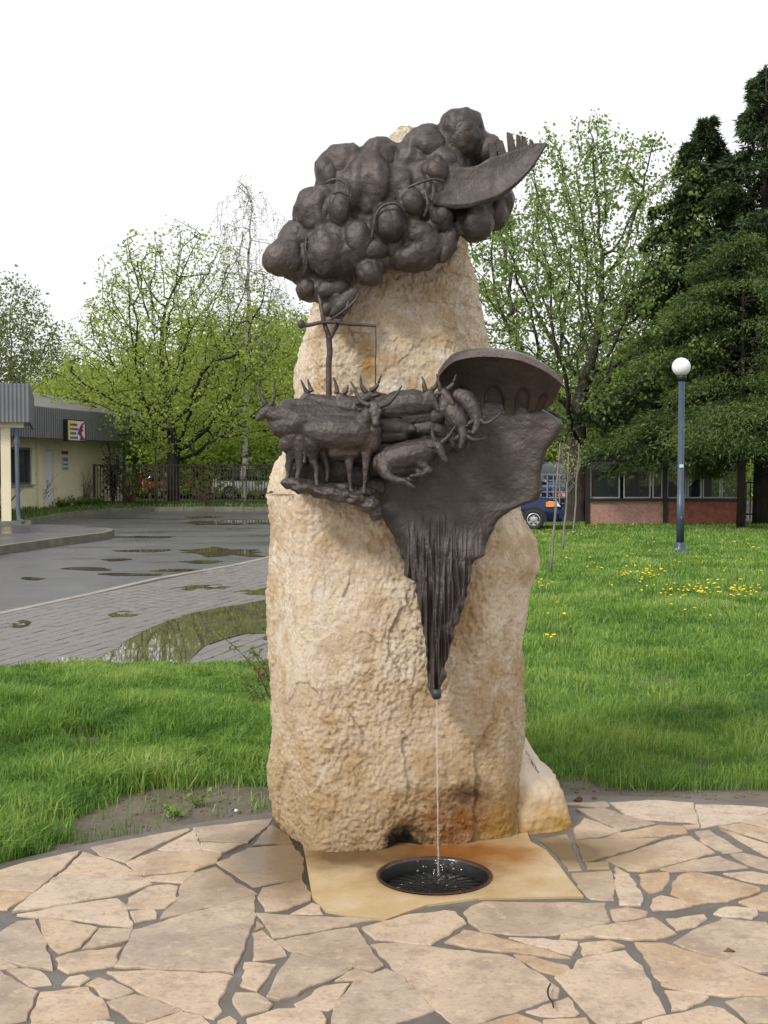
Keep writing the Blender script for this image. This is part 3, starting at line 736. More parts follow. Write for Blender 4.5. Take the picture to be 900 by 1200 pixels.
# ------------------------------------------------------------------ bronze cloud
Y0 = 4.98; PXM = Y0/F
def ico(sub):
    bm = bmesh.new(); bmesh.ops.create_icosphere(bm, subdivisions=sub, radius=1)
    v = np.array([x.co[:] for x in bm.verts]); f = np.array([[q.index for q in x.verts] for x in bm.faces]); bm.free(); return v, f
ICO2, ICO3, ICO4, ICO5 = ico(2), ico(3), ico(4), ico(5)
def union(blobs, voxel, smooth=6, name='blob', ic=ICO2):
    """blobs: (centre, (rx,ry,rz), roll about view axis)"""
    VV, FF = [], []; n = 0
    for c, r, a in blobs:
        v = ic[0]*np.array(r); ca, sa = math.cos(a), math.sin(a)
        v = np.stack([v[:,0]*ca - v[:,2]*sa, v[:,1], v[:,0]*sa + v[:,2]*ca], 1) + np.array(c)
        VV.append(v); FF.append(ic[1]+n); n += len(v)
    me = mesh_np(name, np.concatenate(VV), np.concatenate(FF)); o = bpy.data.objects.new('tmp', me); COL.objects.link(o)
    m = o.modifiers.new('r', 'REMESH'); m.mode = 'VOXEL'; m.voxel_size = voxel
    if smooth: s = o.modifiers.new('s', 'SMOOTH'); s.iterations = smooth; s.factor = .5
    dg = bpy.context.evaluated_depsgraph_get(); out = bpy.data.meshes.new_from_object(o.evaluated_get(dg))
    bpy.data.objects.remove(o); bpy.data.meshes.remove(me); out.name = name; return out
cloud = empty('bronze_cloud', P(450, 250, 5.4), label='dark bronze cloud of bulging gourd shapes fixed to the top of the boulder', cat='sculpture')
bpy.context.view_layer.update()
CI = Matrix.Translation(-cloud.location)
def sub(o, inv):  # children of an empty keep world-placed vertices
    o.matrix_parent_inverse = inv; return o
LB = [ # (zx, zy, rx, ry, rot deg, depth off px (neg=nearer), ry depth factor)
(88,455,64,58,20,0),(215,440,76,80,10,-8),(188,325,72,80,15,4),(255,195,74,66,20,4),(250,310,30,48,0,-30),(262,255,72,85,0,0),(368,168,66,62,10,6),
(335,250,95,95,0,-6),(395,352,52,54,-20,-40),(460,295,38,42,0,-38),(500,138,78,66,20,0),(605,90,64,66,0,-4),(675,140,46,48,0,6),(540,330,37,36,0,-36),
(480,382,46,34,20,-34),(482,440,80,50,28,-24),(562,415,24,62,-20,-26),(640,350,56,58,0,-14),(640,295,32,32,0,-28),(708,312,30,50,-15,2),
(335,500,37,38,0,-22),(152,545,36,38,0,6),(222,548,58,34,15,-4),(256,588,62,24,48,-10),(210,605,24,26,0,0),(300,405,62,72,0,-14),(352,432,44,34,10,-24),(402,425,30,38,0,-20),
(380,462,28,26,0,-16),(480,235,70,60,0,-6),(440,180,60,55,0,-4),(545,180,52,45,30,-14),(528,205,34,40,30,-36),(520,258,30,44,-15,-40),(420,240,45,45,0,-22),(570,225,60,55,0,-4),(140,400,40,40,0,4),(590,290,50,45,0,0),(212,215,34,50,10,-16),(300,230,30,66,0,-24)]
core = []
for i, (zx, zy, rx, ry, ro, off) in enumerate(LB):
    px, py = 300+zx/2.5, 120+zy/2.5; Yc = 5.20 + off*PXM*.8; s = Yc/F/2.5
    core.append((P(px, py, Yc+.01), (rx*s*1.06, min(rx, ry)*s*.98, ry*s*1.06), math.radians(ro)))
for px, py, r in ((430,230,34),(480,235,40),(420,270,36),(390,290,34),(500,200,34),(530,215,36),(470,290,28),(400,240,34),(545,230,30),(560,250,22),(450,210,38)):
    core.append((P(px, py, 5.30), (r*PXM, .16, r*PXM), 0))
for px, py, r in ((352,300,14),(362,318,14),(375,338,14),(350,325,8),(345,280,20),(372,300,16),(388,350,14),(575,250,20),(585,235,18),(400,325,16),(560,175,20)):
    core.append((P(px, py, 5.25), (r*PXM, .09, r*PXM), 0))
cm = union(core, .0098, 16, 'cloud_mass', ICO3)
displace(cm, lambda v: .018*fbm(v*np.array([14,9,6]), 2) + .005*pn(v*34) + .0015*pn(v*90))
sub(link('cloud_mass', cm, M['bronze'], cloud, True), CI)
for i, (zx, zy, rx, ry, ro, off) in enumerate(LB):
    if i in (7, 5, 29, 30, 33, 34, 35): continue
    px, py = 300+zx/2.5, 120+zy/2.5; Yc = 5.20 + off*PXM*.8; s = Yc/F/2.5; c = P(px, py, Yc)
    v = ICO5[0] if rx > 60 else ICO4[0]; f = ICO5[1] if rx > 60 else ICO4[1]
    w = v*np.array((rx*s, min(rx, ry)*s*.95, ry*s)); a = math.radians(ro); ca, sa = math.cos(a), math.sin(a)
    w = np.stack([w[:,0]*ca - w[:,2]*sa, w[:,1], w[:,0]*sa + w[:,2]*ca], 1)
    q = w + np.array(c); w = w*(.94 + .17*pn(q*np.array([9,9,6])+3)[:,None] + .08*pn(q*18+9)[:,None] + .03*pn(q*45)[:,None])
    me = mesh_np('lobe', w + np.array(c), f)
    sub(link('lobe', me, M['bronze'], cloud, True), CI)
def zc(pts, Y, s=2.5, ox=300, oy=120): return [P(ox+p[0]/s, oy+p[1]/s, Y+(p[2] if len(p) > 2 else 0)) for p in pts]
def smoothline(pts, k=6):
    out = []; n = len(pts)
    for i in range(n-1):
        a, b_, c_, d_ = pts[max(i-1,0)], pts[i], pts[i+1], pts[min(i+2,n-1)]
        for j in range(k):
            t = j/k; out.append(.5*((2*b_) + (c_-a)*t + (2*a-5*b_+4*c_-d_)*t*t + (-a+3*b_-3*c_+d_)*t**3))
    out.append(pts[-1]); return out
for pts, r in (([(338,400,-.13),(352,330,-.15),(375,302,-.16),(410,296,-.17),(436,318,-.16)], .0062), ([(495,262,-.16),(503,300,-.17),(492,335,-.15)], .006), ([(150,395,-.03),(146,420,-.05),(150,470,-.04),(140,505,-.02)], .005),
               ([(205,235,-.1),(235,225,-.12),(262,240,-.12),(272,275,-.12)], .005), ([(445,250,-.15),(480,235,-.16),(520,225,-.15),(550,232,-.13)], .006), ([(300,560,-.06),(290,580,-.08),(255,612,-.08),(215,640,-.05)], .006),
               ([(225,268,-.13),(245,262,-.14),(270,275,-.13)], .005), ([(500,215,-.13),(520,250,-.14),(515,290,-.14)], .008)):
    sub(MB().tube(smoothline(zc(pts, 5.18)), r, 7).build('rope_fold', M['bronze'], cloud, True), CI)
# crescent wing: concave dish with a thick lower rim and broken teeth along its top
top = smoothline(zc([(520,175),(580,186),(640,186),(690,160),(730,148),(780,130),(815,120),(852,118)], 5.10))
bot = smoothline(zc([(520,290),(570,302),(620,300),(690,282),(730,262),(775,225),(815,178),(852,118)], 5.06))
n = len(top); V = []; Fc = []; m_ = 14
for i in range(n):
    for j in range(m_):
        t = j/(m_-1); p = top[i].lerp(bot[i], t); L = (top[i]-bot[i]).length
        p.y += .07*L*math.sin(PI*min(1, t*1.02)) + .006*math.sin(i*.9+j*.7)*0; V.append(p)
V += [Vector((p.x, p.y+.035, p.z)) for p in V]
K = n*m_
for i in range(n-1):
    for j in range(m_-1):
        a = i*m_+j; Fc.append((a, a+m_, a+m_+1, a+1)); Fc.append((K+a, K+a+1, K+a+m_+1, K+a+m_))
    for j in (0, m_-1): a = i*m_+j; Fc.append((a, a+m_, K+a+m_, K+a))
w = MB(); w.v = [tuple(p) for p in V]; w.f = Fc; wo_ = w.build('crescent_wing', M['bronze'], cloud, True); sub(wo_, CI)
displace(wo_.data, lambda v: .003*fbm(v*20, 2))
sub(MB().tube([p + Vector((0, .012, 0)) for p in bot], [.013*(1-.6*i/len(bot)) for i in range(len(bot))], 8).build('wing_rim', M['bronze'], cloud, True), CI)
for (x0, y0, x1, y1, ww) in ((700,162,690,118,15),(722,155,712,106,16),(754,144,742,86,13),(774,136,768,92,9),(792,130,783,96,9),(812,124,806,106,7)):
    q = zc([(x0-ww,y0+8),(x0+ww,y0+6),(x1+ww*.7,y1+6),(x1-ww*.5,y1)], 5.115); q2 = [p + Vector((0,.03,0)) for p in q]
    sub(MB().add(q+q2, [(0,1,2,3),(7,6,5,4),(0,4,5,1),(1,5,6,2),(2,6,7,3),(3,7,4,0)]).build('tooth', M['bronze'], cloud), CI)

# ------------------------------------------------------------------ bronze herd relief
herd = empty('bronze_herd', P(480, 560, 5.12), label='dark bronze relief of long horned cattle above a dripping spout, fixed to the boulder', cat='sculpture')
HI = Matrix.Translation(-herd.location)
Le = [(466,372),(475,350),(490,342),(520,338),(553,336),(568,340),(580,378),(586,415),(594,432),(603,444),(614,453),(632,462),(650,471),(675,475),(682,485),(701,489),(725,494),(752,498),(780,500),(806,502),(818,506)]
Re = [(466,520),(475,628),(487,649),(497,661),(510,655),(527,641),(553,634),(576,635),(586,630),(590,619),(598,599),(617,578),(638,571),(652,565),(657,556),(680,550),(707,545),(730,538),(735,534),(752,529),(790,521),(806,518),(818,517)]
ny, nx = 230, 150; V = []
pyv = np.linspace(464, 818, ny); uu = np.linspace(0, 1, nx)
xl = np.interp(pyv, [a for a,_ in Le], [b for _,b in Le]); xr = np.interp(pyv, [a for a,_ in Re], [b for _,b in Re])
jl = pn(np.stack([pyv*.09, pyv*0, pyv*0], 1))*4*(pyv > 600); jr = pn(np.stack([pyv*.07, pyv*0+9, pyv*0], 1))*5*(pyv > 600); xl += jl; xr += jr
PXg = xl[:,None] + (xr-xl)[:,None]*uu[None]; PYg = np.repeat(pyv[:,None], nx, 1)
Yb = 5.10 - .10*np.clip((PYg-590)/220, 0, 1)**.8 + .02*np.sin((PXg-380)/110.0) - .05*np.clip((PXg-560)/90, 0, 1)**2*(PYg < 600)
edge = np.minimum(uu, 1-uu)[None]*(xr-xl)[:,None]                           # px from the rim
Yb += .028*np.exp(-edge/3.0)
drip = np.clip((PYg-604-14*np.sin(PXg/17.0))/60, 0, 1)
q = np.stack([PXg*.14, PYg*.012, np.zeros_like(PXg)], -1).reshape(-1, 3); rd = pn(q).reshape(PXg.shape); q2 = np.stack([PXg*.38, PYg*.022, np.zeros_like(PXg)+9], -1).reshape(-1, 3); rd2 = pn(q2).reshape(PXg.shape)
Yb -= drip*(.026*(1-np.abs(rd)*2) + .014*rd2)
q3 = np.stack([PXg*.03, PYg*.03, np.zeros_like(PXg)], -1).reshape(-1, 3); Yb += (.006*fbm(q3, 3)).reshape(PXg.shape) + (.0018*pn(q3*9)).reshape(PXg.shape)
V = [P(PXg[i,j], PYg[i,j], Yb[i,j]) for i in range(ny) for j in range(nx)]
Bk = [P(PXg[i,j], PYg[i,j], float(max(Yb[i,j]+.03, 5.17 if pyv[i] < 640 else 5.14))) for i in range(ny) for j in (0, nx-1)]
V = np.array([tuple(p) for p in V] + [tuple(p) for p in Bk]); idx = np.arange(ny*nx).reshape(ny, nx); K = ny*nx
Fq = np.stack([idx[:-1,:-1], idx[1:,:-1], idx[1:,1:], idx[:-1,1:]], -1).reshape(-1, 4).tolist()
for i in range(ny-1):
    Fq.append([idx[i,0], K+2*i, K+2*i+2, idx[i+1,0]]); Fq.append([idx[i,nx-1], idx[i+1,nx-1], K+2*i+3, K+2*i+1])
    Fq.append([K+2*i, K+2*i+1, K+2*i+3, K+2*i+2])
sub(link('relief_plate', mesh_np('relief_plate', V, np.array(Fq)), M['bronze'], herd, True), HI)
def gl(px, py, off): return P(px, py, Y0 + off*PXM)
M['patina'] = simple('green_patina_tip', (.035,.055,.050), .5, .3, .5, 30)
sub(MB().tube([gl(511.5,808,0), gl(511.5,819,0)], [.019,.014], 12).build('spout_tip', M['patina'], herd, True), HI)
# rocky ledge under the hooves
lb = []
for px, py, rx, rz, off in ((345,567,16,7,4),(360,572,20,7,0),(380,576,20,8,-2),(400,581,18,8,-4),(418,584,16,9,-4),(432,590,12,11,-2),(352,566,20,5,12),(390,572,26,6,12),(425,580,18,8,10),(335,566,6,3,6),(440,600,8,10,6)):
    lb.append((gl(px, py, off), (rx*PXM, 13*PXM, rz*PXM), 0))
lm = union(lb, .004, 12, 'ledge', ICO3); displace(lm, lambda v: .009*pn(v*np.array([22,22,50])) + .003*pn(v*80)); sub(link('ledge', lm, M['bronze'], herd, True), HI)
rb = []
for px, py, r in ((350,545,16),(375,550,18),(398,548,18),(420,556,14),(385,530,20),(440,570,12),(350,520,14),(470,490,14),(510,500,14),(520,520,12),(480,550,12),(535,520,10)):
    rb.append((gl(px, py, 34), (r*PXM, 10*PXM, r*PXM), 0))
rm = union(rb, .005, 3, 'rough_backing', ICO3); displace(rm, lambda v: .006*pn(v*34) + .003*pn(v*90)); sub(link('rough_backing', rm, M['bronze'], herd, True), HI)
# hood with arcade under it
hr = smoothline([P(x, y, Y) for x, y, Y in ((514,440,5.06),(522,430,5.02),(535,421,4.97),(560,416.5,4.92),(585,417,4.89),(610,421,4.88),(636,432,4.89),(652,443,4.91),(659,450,4.94))], 16)
hb = smoothline([P(x, y, Y) for x, y, Y in ((522,474,5.12),(530,478,5.13),(540,482,5.14),(560,485,5.13),(585,487,5.12),(605,485,5.10),(622,482,5.08),(636,480,5.06),(648,474,5.03))], 16)
n = len(hr); m_ = 40; V = []
for i in range(n):
    s_ = i/(n-1)
    for j in range(m_):
        t = j/(m_-1); p = hr[i].lerp(hb[i], t)
        p.y += .055*math.sin(PI*t**.8)*math.sin(PI*min(1, s_*1.1+.05))
        for c0, hw in ((.27,.075),(.475,.062),(.665,.055),(.835,.045)):      # arches set back between piers
            w_ = abs(s_-c0)/hw
            if w_ < 1 and t > .46+.20*w_**2: p.y += .020*min(1, (1-w_)*6)*min(1, (t-.46-.20*w_**2)*14)
        V.append(tuple(p))
K = len(V); V += [(a, b__+.028, c+ .004) for a, b__, c in V]; Fc = []
for i in range(n-1):
    for j in range(m_-1):
        a = i*m_+j; Fc.append((a, a+m_, a+m_+1, a+1)); Fc.append((K+a, K+a+1, K+a+m_+1, K+a+m_))
w = MB(); w.v = V; w.f = Fc; sub(w.build('hood', M['bronze'], herd, True), HI)
rim_o = [p + Vector((0, .01, .012)) for p in hr]
V = []; 
for i, p in enumerate(hr):
    s_ = i/(n-1); th_ = .004 + .018*math.sin(PI*min(1, s_*.9+.05))**.7
    V += [tuple(p + Vector((0,-.006,-.006))), tuple(p + Vector((0,-.004, th_))), tuple(p + Vector((0,.05, th_+.012))), tuple(p + Vector((0,.13,th_-.004))), tuple(p + Vector((0,.10,-.004)))]
Fc = []
for i in range(n-1):
    for k in range(5): Fc.append((i*5+k, i*5+(k+1)%5, (i+1)*5+(k+1)%5, (i+1)*5+k))
Fc += [(0,1,2,3,4), tuple((n-1)*5+k for k in (4,3,2,1,0))]
w = MB(); w.v = V; w.f = Fc; sub(w.build('hood_rim', m_bronze('bronze_pale', 1.7), herd, False), HI)  # rim band in a paler copy of the bronze
cord = smoothline([P(x, y, 5.0) for x, y in ((556,452),(565,452.5),(585,455),(610,455),(630,453),(648,451))])
sub(MB().tube([Vector((p.x, p.y+.085, p.z)) for p in cord], .003, 6).build('arcade_cornice', M['bronze'], herd, True), HI)

def capsules(chains):
    out = []
    for ch in chains:
        for a, b_ in zip(ch[:-1], ch[1:]):
            pa, pb_ = gl(a[0], a[1], a[2]), gl(b_[0], b_[1], b_[2]); ra, rb_ = a[3]*PXM, b_[3]*PXM
            L = (pb_-pa).length; k = max(1, int(L/(min(ra, rb_)*.18)))
            for j in range(k+1):
                t = j/k; r = ra+(rb_-ra)*t; out.append((pa.lerp(pb_, t), (r, r, r), 0))
    return out
def ox(label, chains, horns, ears=(), o=0):
    chains = [[(a, b_, c+o, d) for a, b_, c, d in ch] for ch in chains]
    me = union(capsules(chains), .0034, 12, 'ox')
    displace(me, lambda v: .0022*pn(v*17) + .0016*pn(v*60) + .0008*pn(v*120))
    e = sub(link('ox', me, M['bronze'], herd, True, label=label), HI)
    for hn in horns:
        pts = smoothline([gl(x, y, d+o) for x, y, d in hn], 4); k = len(pts)
        sub(MB().tube(pts, [PXM*(3.5-2.7*i/(k-1)) for i in range(k)], 7).build('horn', M['bronze'], e, True), Matrix.Identity(4))
    for x, y, d, dx, dy in ears:
        c = gl(x, y, d+o); v = ICO2[0]*np.array((6*PXM, 1.8*PXM, 2.6*PXM)); a = math.atan2(-dy, dx); ca, sa = math.cos(a), math.sin(a)
        v = np.stack([v[:,0]*ca - v[:,2]*sa, v[:,1], v[:,0]*sa + v[:,2]*ca], 1) + np.array(c)
        sub(link('ear', mesh_np('ear', v, ICO2[1]), M['bronze'], e, True), Matrix.Identity(4))
ox('standing ox in front, its head turned to face the viewer',
   [[(368,505,0,17),(380,506,-2,21),(400,508,-3,22.5),(418,508,-4,22),(428,502,-5,16)],
    [(362,496,0,10),(372,492,-1,9),(400,490,-2,8),(422,490,-3,9)],
    [(424,498,-6,15),(432,486,-12,11),(438,480,-16,9)],
    [(439,477,-19,8.4),(439.3,483,-22,7.6),(440,491,-25,5.2),(440.5,497,-27,4.9)],[(433,482,-26,2.3),(433.5,483,-26,2.2)],[(445.5,482,-26,2.3),(445,483,-26,2.2)],[(433,474,-21,4),(446,474,-21,4)],[(439,505,-12,9),(437,520,-8,10)], [(433,478,-19,3),(445,478,-19,3)],
    [(425,515,-6,15),(430,525,-8,8),(429,540,-9,5),(428,556,-9,3.2),(427,572,-9,2.6),(426,577,-11,3.6)],
    [(412,520,-2,12),(409,538,-2,6),(410,555,-2,3.4),(410.5,572,-2,2.8),(412,577,-4,3.6)],
    [(367,515,0,14),(367,528,2,9),(366,538,3,5.5),(371,549,2,3.6),(371,562,0,2.8),(372,570,-2,3.6)],
    [(376,520,14,10),(381,537,15,5),(384,550,14,3),(383,564,12,2.8)],
    [(395,528,-2,12),(415,528,-4,9)], [(360,500,-2,4),(356,520,-2,2.4),(357,536,-2,2.2),(357,541,-2,3)]],
   [[(433,475,-22),(424,471,-21),(417.5,461,-19),(415,454,-18),(410.5,447,-17)], [(445,476,-22),(455,472,-21),(462,465,-19),(467,458,-18),(471,452,-16)]],
   [(424,480.5,-17,-1,-.1),(453,482,-17,1,.1)])
ox('leftmost ox, looking out to the left over the edge',
   [[(395,495,0,20),(370,494,0,21),(350,496,-1,23),(340,498,-2,20)], [(345,512,-2,17),(338,520,-3,12)],
    [(338,488,-3,17),(326,487,-5,12),(318,485,-6,9.5)], [(330,500,-4,14),(322,496,-5,8)],
    [(316,480,-7,7.6),(310,484,-8,6.6),(305,489,-9,4.6),(302,491.5,-9,3.6)],
    [(343,515,-2,14),(341,532,-2,7),(339,548,-2,3.8),(337,560,-2,3),(335,564,-3,3.8)],
    [(352,515,-8,12),(352,534,-9,7),(350.5,550,-9,4),(348,561,-9,3),(346,565,-10,3.8)],
    [(370,474,0,5),(345,472,-1,6),(334,475,-2,6)]],
   [[(316,476,-9),(320,470,-10),(322,462,-10),(321,447,-9)], [(312,474,-4),(308,468,-3),(304,460,-2),(302.5,450,-1)]],
   [(321,481,-13,.5,.6)], o=12)
ox('ox behind the leftmost one, with two upright horns over its back',
   [[(362,470,0,9),(375,473,0,12),(395,477,0,13),(415,480,0,14)], [(360,466,-2,7),(354,470,-5,5),(349,474,-7,3.6)]],
   [[(360,460,-3),(357,455,-4),(352.5,445,-4)], [(365,459,2),(363,453,3),(360.5,444,3)]], o=30)
ox('ox deep in the herd below the well post, only poll and short horns showing',
   [[(399,466,0,6.5),(405,472,2,10),(420,478,2,11)], [(399,466,0,6),(395,472,-3,4)]],
   [[(395,461,0),(394,452,1),(391,442,1)], [(403,461,-2),(407,457,-3),(407.5,451,-2)]], o=26)
ox('ox turned to the left behind the head of the front ox',
   [[(436,465,0,7.5),(446,472,2,12),(462,478,4,15)], [(434,464,-2,6.5),(426,468,-5,5),(419,473,-7,3.6)]],
   [[(429,460,-2),(425,455,-2),(423,449,-2),(422.5,440,-1)], [(434,458,-4),(441,453,-5),(444,447,-5),(446.5,440,-4)]],
   [(440,463,-8,1,-.3)], o=16)
ox('broad backed ox in the middle, head raised to the right',
   [[(452,480,2,15),(466,475,0,18),(484,473,-1,18),(496,474,-4,14)], [(494,470,-5,11),(502,465,-7,8)],
    [(503,462,-9,6.5),(507,468,-11,5.6),(512,477,-12,4),(513.5,481,-13,3.4)], [(478,490,0,12),(500,488,-2,10)]],
   [[(499,458,-9),(497,452,-10),(496.5,447,-10),(494,441,-9)], [(506,457,-7),(511,452,-7),(513,446,-6),(512,441,-6)]],
   [(494,464,-12,-1,.4)], o=10)
ox('ox with lifted head just left of the hood',
   [[(510,488,4,11),(520,480,2,12),(524,470,-1,9)], [(520,460,-2,6.6),(524,465,-5,5.8),(529,471,-8,4),(530.5,474,-9,3.4)], [(520,461,-1,7),(521,470,0,9)]],
   [[(516,457,-3),(515,451,-4),(513.5,446,-4),(511.5,438,-3)], [(524,456,-1),(529,452,-1),(532,447,-1),(534.5,439,0)]],
   [(513,461,-6,-1,.1)], o=4)
ox('lean ox seen from the front with its head lowered between its knees',
   [[(528,477,4,10),(533,486,0,13),(538,494,-3,12),(541,503,-6,8)], [(541,503,-8,7),(543,510,-12,5.6),(541,519,-14,4),(540,524,-14,3.4)], [(530,495,3,10),(531,510,3,6),(531,522,2,4)], [(546,497,2,6),(548,512,2,3.5),(548,524,2,2.6)]],
   [[(547,511,-12),(554,515,-14),(562,515,-15),(570,513,-14)], [(538,511,-12),(533,515,-12),(530,513,-13),(527,508,-12)]],
   [(549,506,-10,1,.2)], o=0)
ox('rightmost ox under the hood, arched back and bowed head',
   [[(538,464,4,9),(546,468,0,11.5),(553,477,-3,11.5),(558,486,-6,9)], [(558,488,-8,7.6),(559,495,-11,6),(557,503,-13,4.2),(555,507,-14,3.6)], [(545,480,4,9),(548,495,4,5),(549,504,4,3.5)]],
   [[(563,492,-12),(568,496,-14),(576,493,-16),(588,483,-16)], [(555,493,-12),(550,496,-14),(547,499,-14),(541,500,-14)]],
   [(566,489,-9,1,0)], o=2)
ox('ox lying deep between the others, only its long flank showing',
   [[(438,500,0,9),(450,500,-2,11),(466,500,-2,11.5),(478,502,0,10)], [(440,512,0,10),(470,510,0,10)], [(478,498,-3,5),(484,503,-5,5.5)]], [], o=8)
ox('ox lying behind the resting one, rump and shaggy shoulder showing',
   [[(488,502,0,10),(502,502,-2,11.5),(516,506,-2,10),(524,510,0,8)], [(500,512,0,9),(518,516,0,9)], [(524,506,-3,6),(530,514,-5,5)]], [], o=10)
ox('resting ox in front with folded forelegs and its head to the right',
   [[(447,542,2,14),(460,538,-1,18),(478,534,-3,18.5),(494,530,-4,17),(503,526,-5,12)], [(503,524,-6,11),(511,524,-8,8)],
    [(513,523,-11,6.6),(516,529,-13,5.8),(520,537,-15,4.2),(522,540,-15,3.6)],
    [(488,540,-10,8),(500,548,-14,5),(504,551,-16,3.8),(494,556,-18,3.4),(482,558,-18,3)],
    [(492,546,-6,7),(490,557,-12,4),(482,562,-15,3.2),(472,562,-15,3)],
    [(450,546,-8,10),(452,556,-14,7),(461,562,-18,4.6),(474,564,-20,3.8),(481,569,-21,3.8),(485,571,-21,3)],
    [(460,548,-2,12),(490,544,-4,10)]],
   [[(517,519,-12),(523,514,-13),(528,508,-13),(534,498,-12)], [(510,517,-9),(507,511,-9),(506.5,505,-8),(505,497,-8)]],
   [(506,523,-16,-1,-.1)], o=-2)
# sweep well: forked post, beam and hanging rod
def sw(pts, r, k=4, jit=.002):
    p = smoothline([gl(*q) for q in pts], k); p = [x + Vector((random.uniform(-jit,jit), random.uniform(-jit,jit), 0)) for x in p]
    n_ = len(p); rr = [r[0] + (r[1]-r[0])*i/(n_-1) for i in range(n_)]; return p, rr
b = MB(); p, r = sw([(385.5,474,40),(385.5,440,38),(386,410,38),(385.5,393,38)], (.0125,.0125)); b.tube(p, r, 9)
p, r = sw([(385.5,396,38),(382,384,36),(378,372,36),(376,358,38),(373,345,44)], (.011,.007)); b.tube(p, r, 8)
p, r = sw([(386,397,38),(392,387,38),(399,375,38),(405,364,42),(409,352,46)], (.0095,.006)); b.tube(p, r, 8)
wp = sub(b.build('well_post', M['bronze'], herd, True), HI)
b = MB(); p, r = sw([(352,381,30),(362,381,31),(376,378,32),(392,377.5,32),(410,380,32),(428,381,32),(441,382,32)], (.0095,.0058)); b.tube(p, r, 8)
b.add(*(lambda v, f: ((v*np.array((.016,.014,.019)) + np.array(gl(353,380,30))).tolist(), [tuple(x) for x in f]))(*ICO2))
sub(b.build('sweep_beam', M['bronze'], wp, True), Matrix.Identity(4))
p, r = sw([(440,382,32),(440.5,400,32),(440,430,32),(440.5,462,32)], (.0032,.0032), jit=.001); sub(MB().tube(p, r, 6).build('hanging_rod', M['bronze'], wp, True), Matrix.Identity(4))

# ------------------------------------------------------------------ water jet
def m_jet():
    g = NG('falling_water'); g.fin((.93,.95,.96), .06, 0, None, .8)
    g.b.inputs['Transmission Weight'].default_value = .8; g.b.inputs['IOR'].default_value = 1.33
    return g.m
M['jet'] = m_jet()
zt = gl(511.5,819,0).z; pts = []; rr = []
for i in range(90):
    t = i/89; z = zt + (-.03-zt)*t
    pts.append(Vector((gl(511.5,819,0).x + .010*t + .0007*math.sin(i*.5), 4.98 + .02*t, z))); rr.append(.0030 + .0005*math.sin(i*1.7)+.0006*math.sin(i*.6) + .0006*t)
jet = MB().tube(pts, rr, 8).build('water_jet', M['jet'], None, True, label='thin clear stream of water falling from the bronze spout to the outlet', cat='water stream')
b = MB()
for i in range(40):
    a = random.uniform(0, 2*PI); r = random.uniform(.01, .10)
    c = np.array((pts[-1].x + r*math.cos(a), pts[-1].y + r*math.sin(a), random.uniform(-.03,.05)*(1-r*5)))
    b.add((ICO2[0]*random.uniform(.0015,.0035) + c).tolist(), [tuple(x) for x in ICO2[1]])
b.build('splash_drops', M['jet'], jet, True, kind='stuff')
#PART2
# ------------------------------------------------------------------ verge beyond the road
vk = [G(-700,640), G(-100,628), G(0,619), G(25,614), G(60,608), G(95,603.5), G(130,600.5), G(180,598.3), G(250,598), G(320,598.5), G(470,600)]
verge = sheet('verge', [p.xy.to_3d() for p in vk] + [Vector((6,140,0)), Vector((-80,140,0)), Vector((-80,30,0))], M['soil'], .11, kind='structure')
b = MB()
for i in range(len(vk)-1):
    p, q = vk[i], vk[i+1]; t = (q-p).normalized(); nn = Vector((-t.y, t.x, 0)); nn = nn if nn.y > 0 else -nn
    L = (q-p).length; k = max(1, int(L/1.0))
    for j in range(k):
        a, c = p.lerp(q, j/k) + t*.006, p.lerp(q, (j+1)/k) - t*.006; z = .125 + random.uniform(-.006, .006)
        v_ = [a, c, c+nn*.13, a+nn*.13]; b.add([(x.x, x.y, -.05) for x in v_] + [(x.x, x.y, z) for x in v_], [(3,2,1,0),(4,5,6,7),(0,1,5,4),(1,2,6,5),(2,3,7,6),(3,0,4,7)])
b.build('kerb', M['kerb'], kind='structure')
pl_ = [G(x, y, .13).xy for x, y in ((-90,652),(0,640),(60,631.5),(120,624.5),(130,622.5),(134,620.5),(128,619),(95,616),(60,614.5),(25,614),(-90,612))]
b = MB(); b.prism([p + Vector((0,.13)) if i > 5 else p for i, p in enumerate(pl_)], -.05, .12); plat = b.build('platform', M['asphalt'], kind='structure')
b = MB()
for i in range(6):
    p, q = pl_[i], pl_[i+1]; L = (q-p).length; k = max(1, int(L/.9)); t = (q-p).normalized(); nn = Vector((-t.y, t.x))*.14
    for j in range(k):
        a, c = p.lerp(q, j/k)+t*.005, p.lerp(q, (j+1)/k)-t*.005; v_ = [a, c, c+nn, a+nn]; z = .132+random.uniform(-.005,.005)
        o = Vector((0,-.02)); b.add([(x.x, x.y-.02, -.05) for x in v_] + [(x.x, x.y-.02, z) for x in v_], [(3,2,1,0),(4,5,6,7),(0,1,5,4),(1,2,6,5),(2,3,7,6),(3,0,4,7)])
b.build('platform_kerb', M['kerb'], kind='structure')

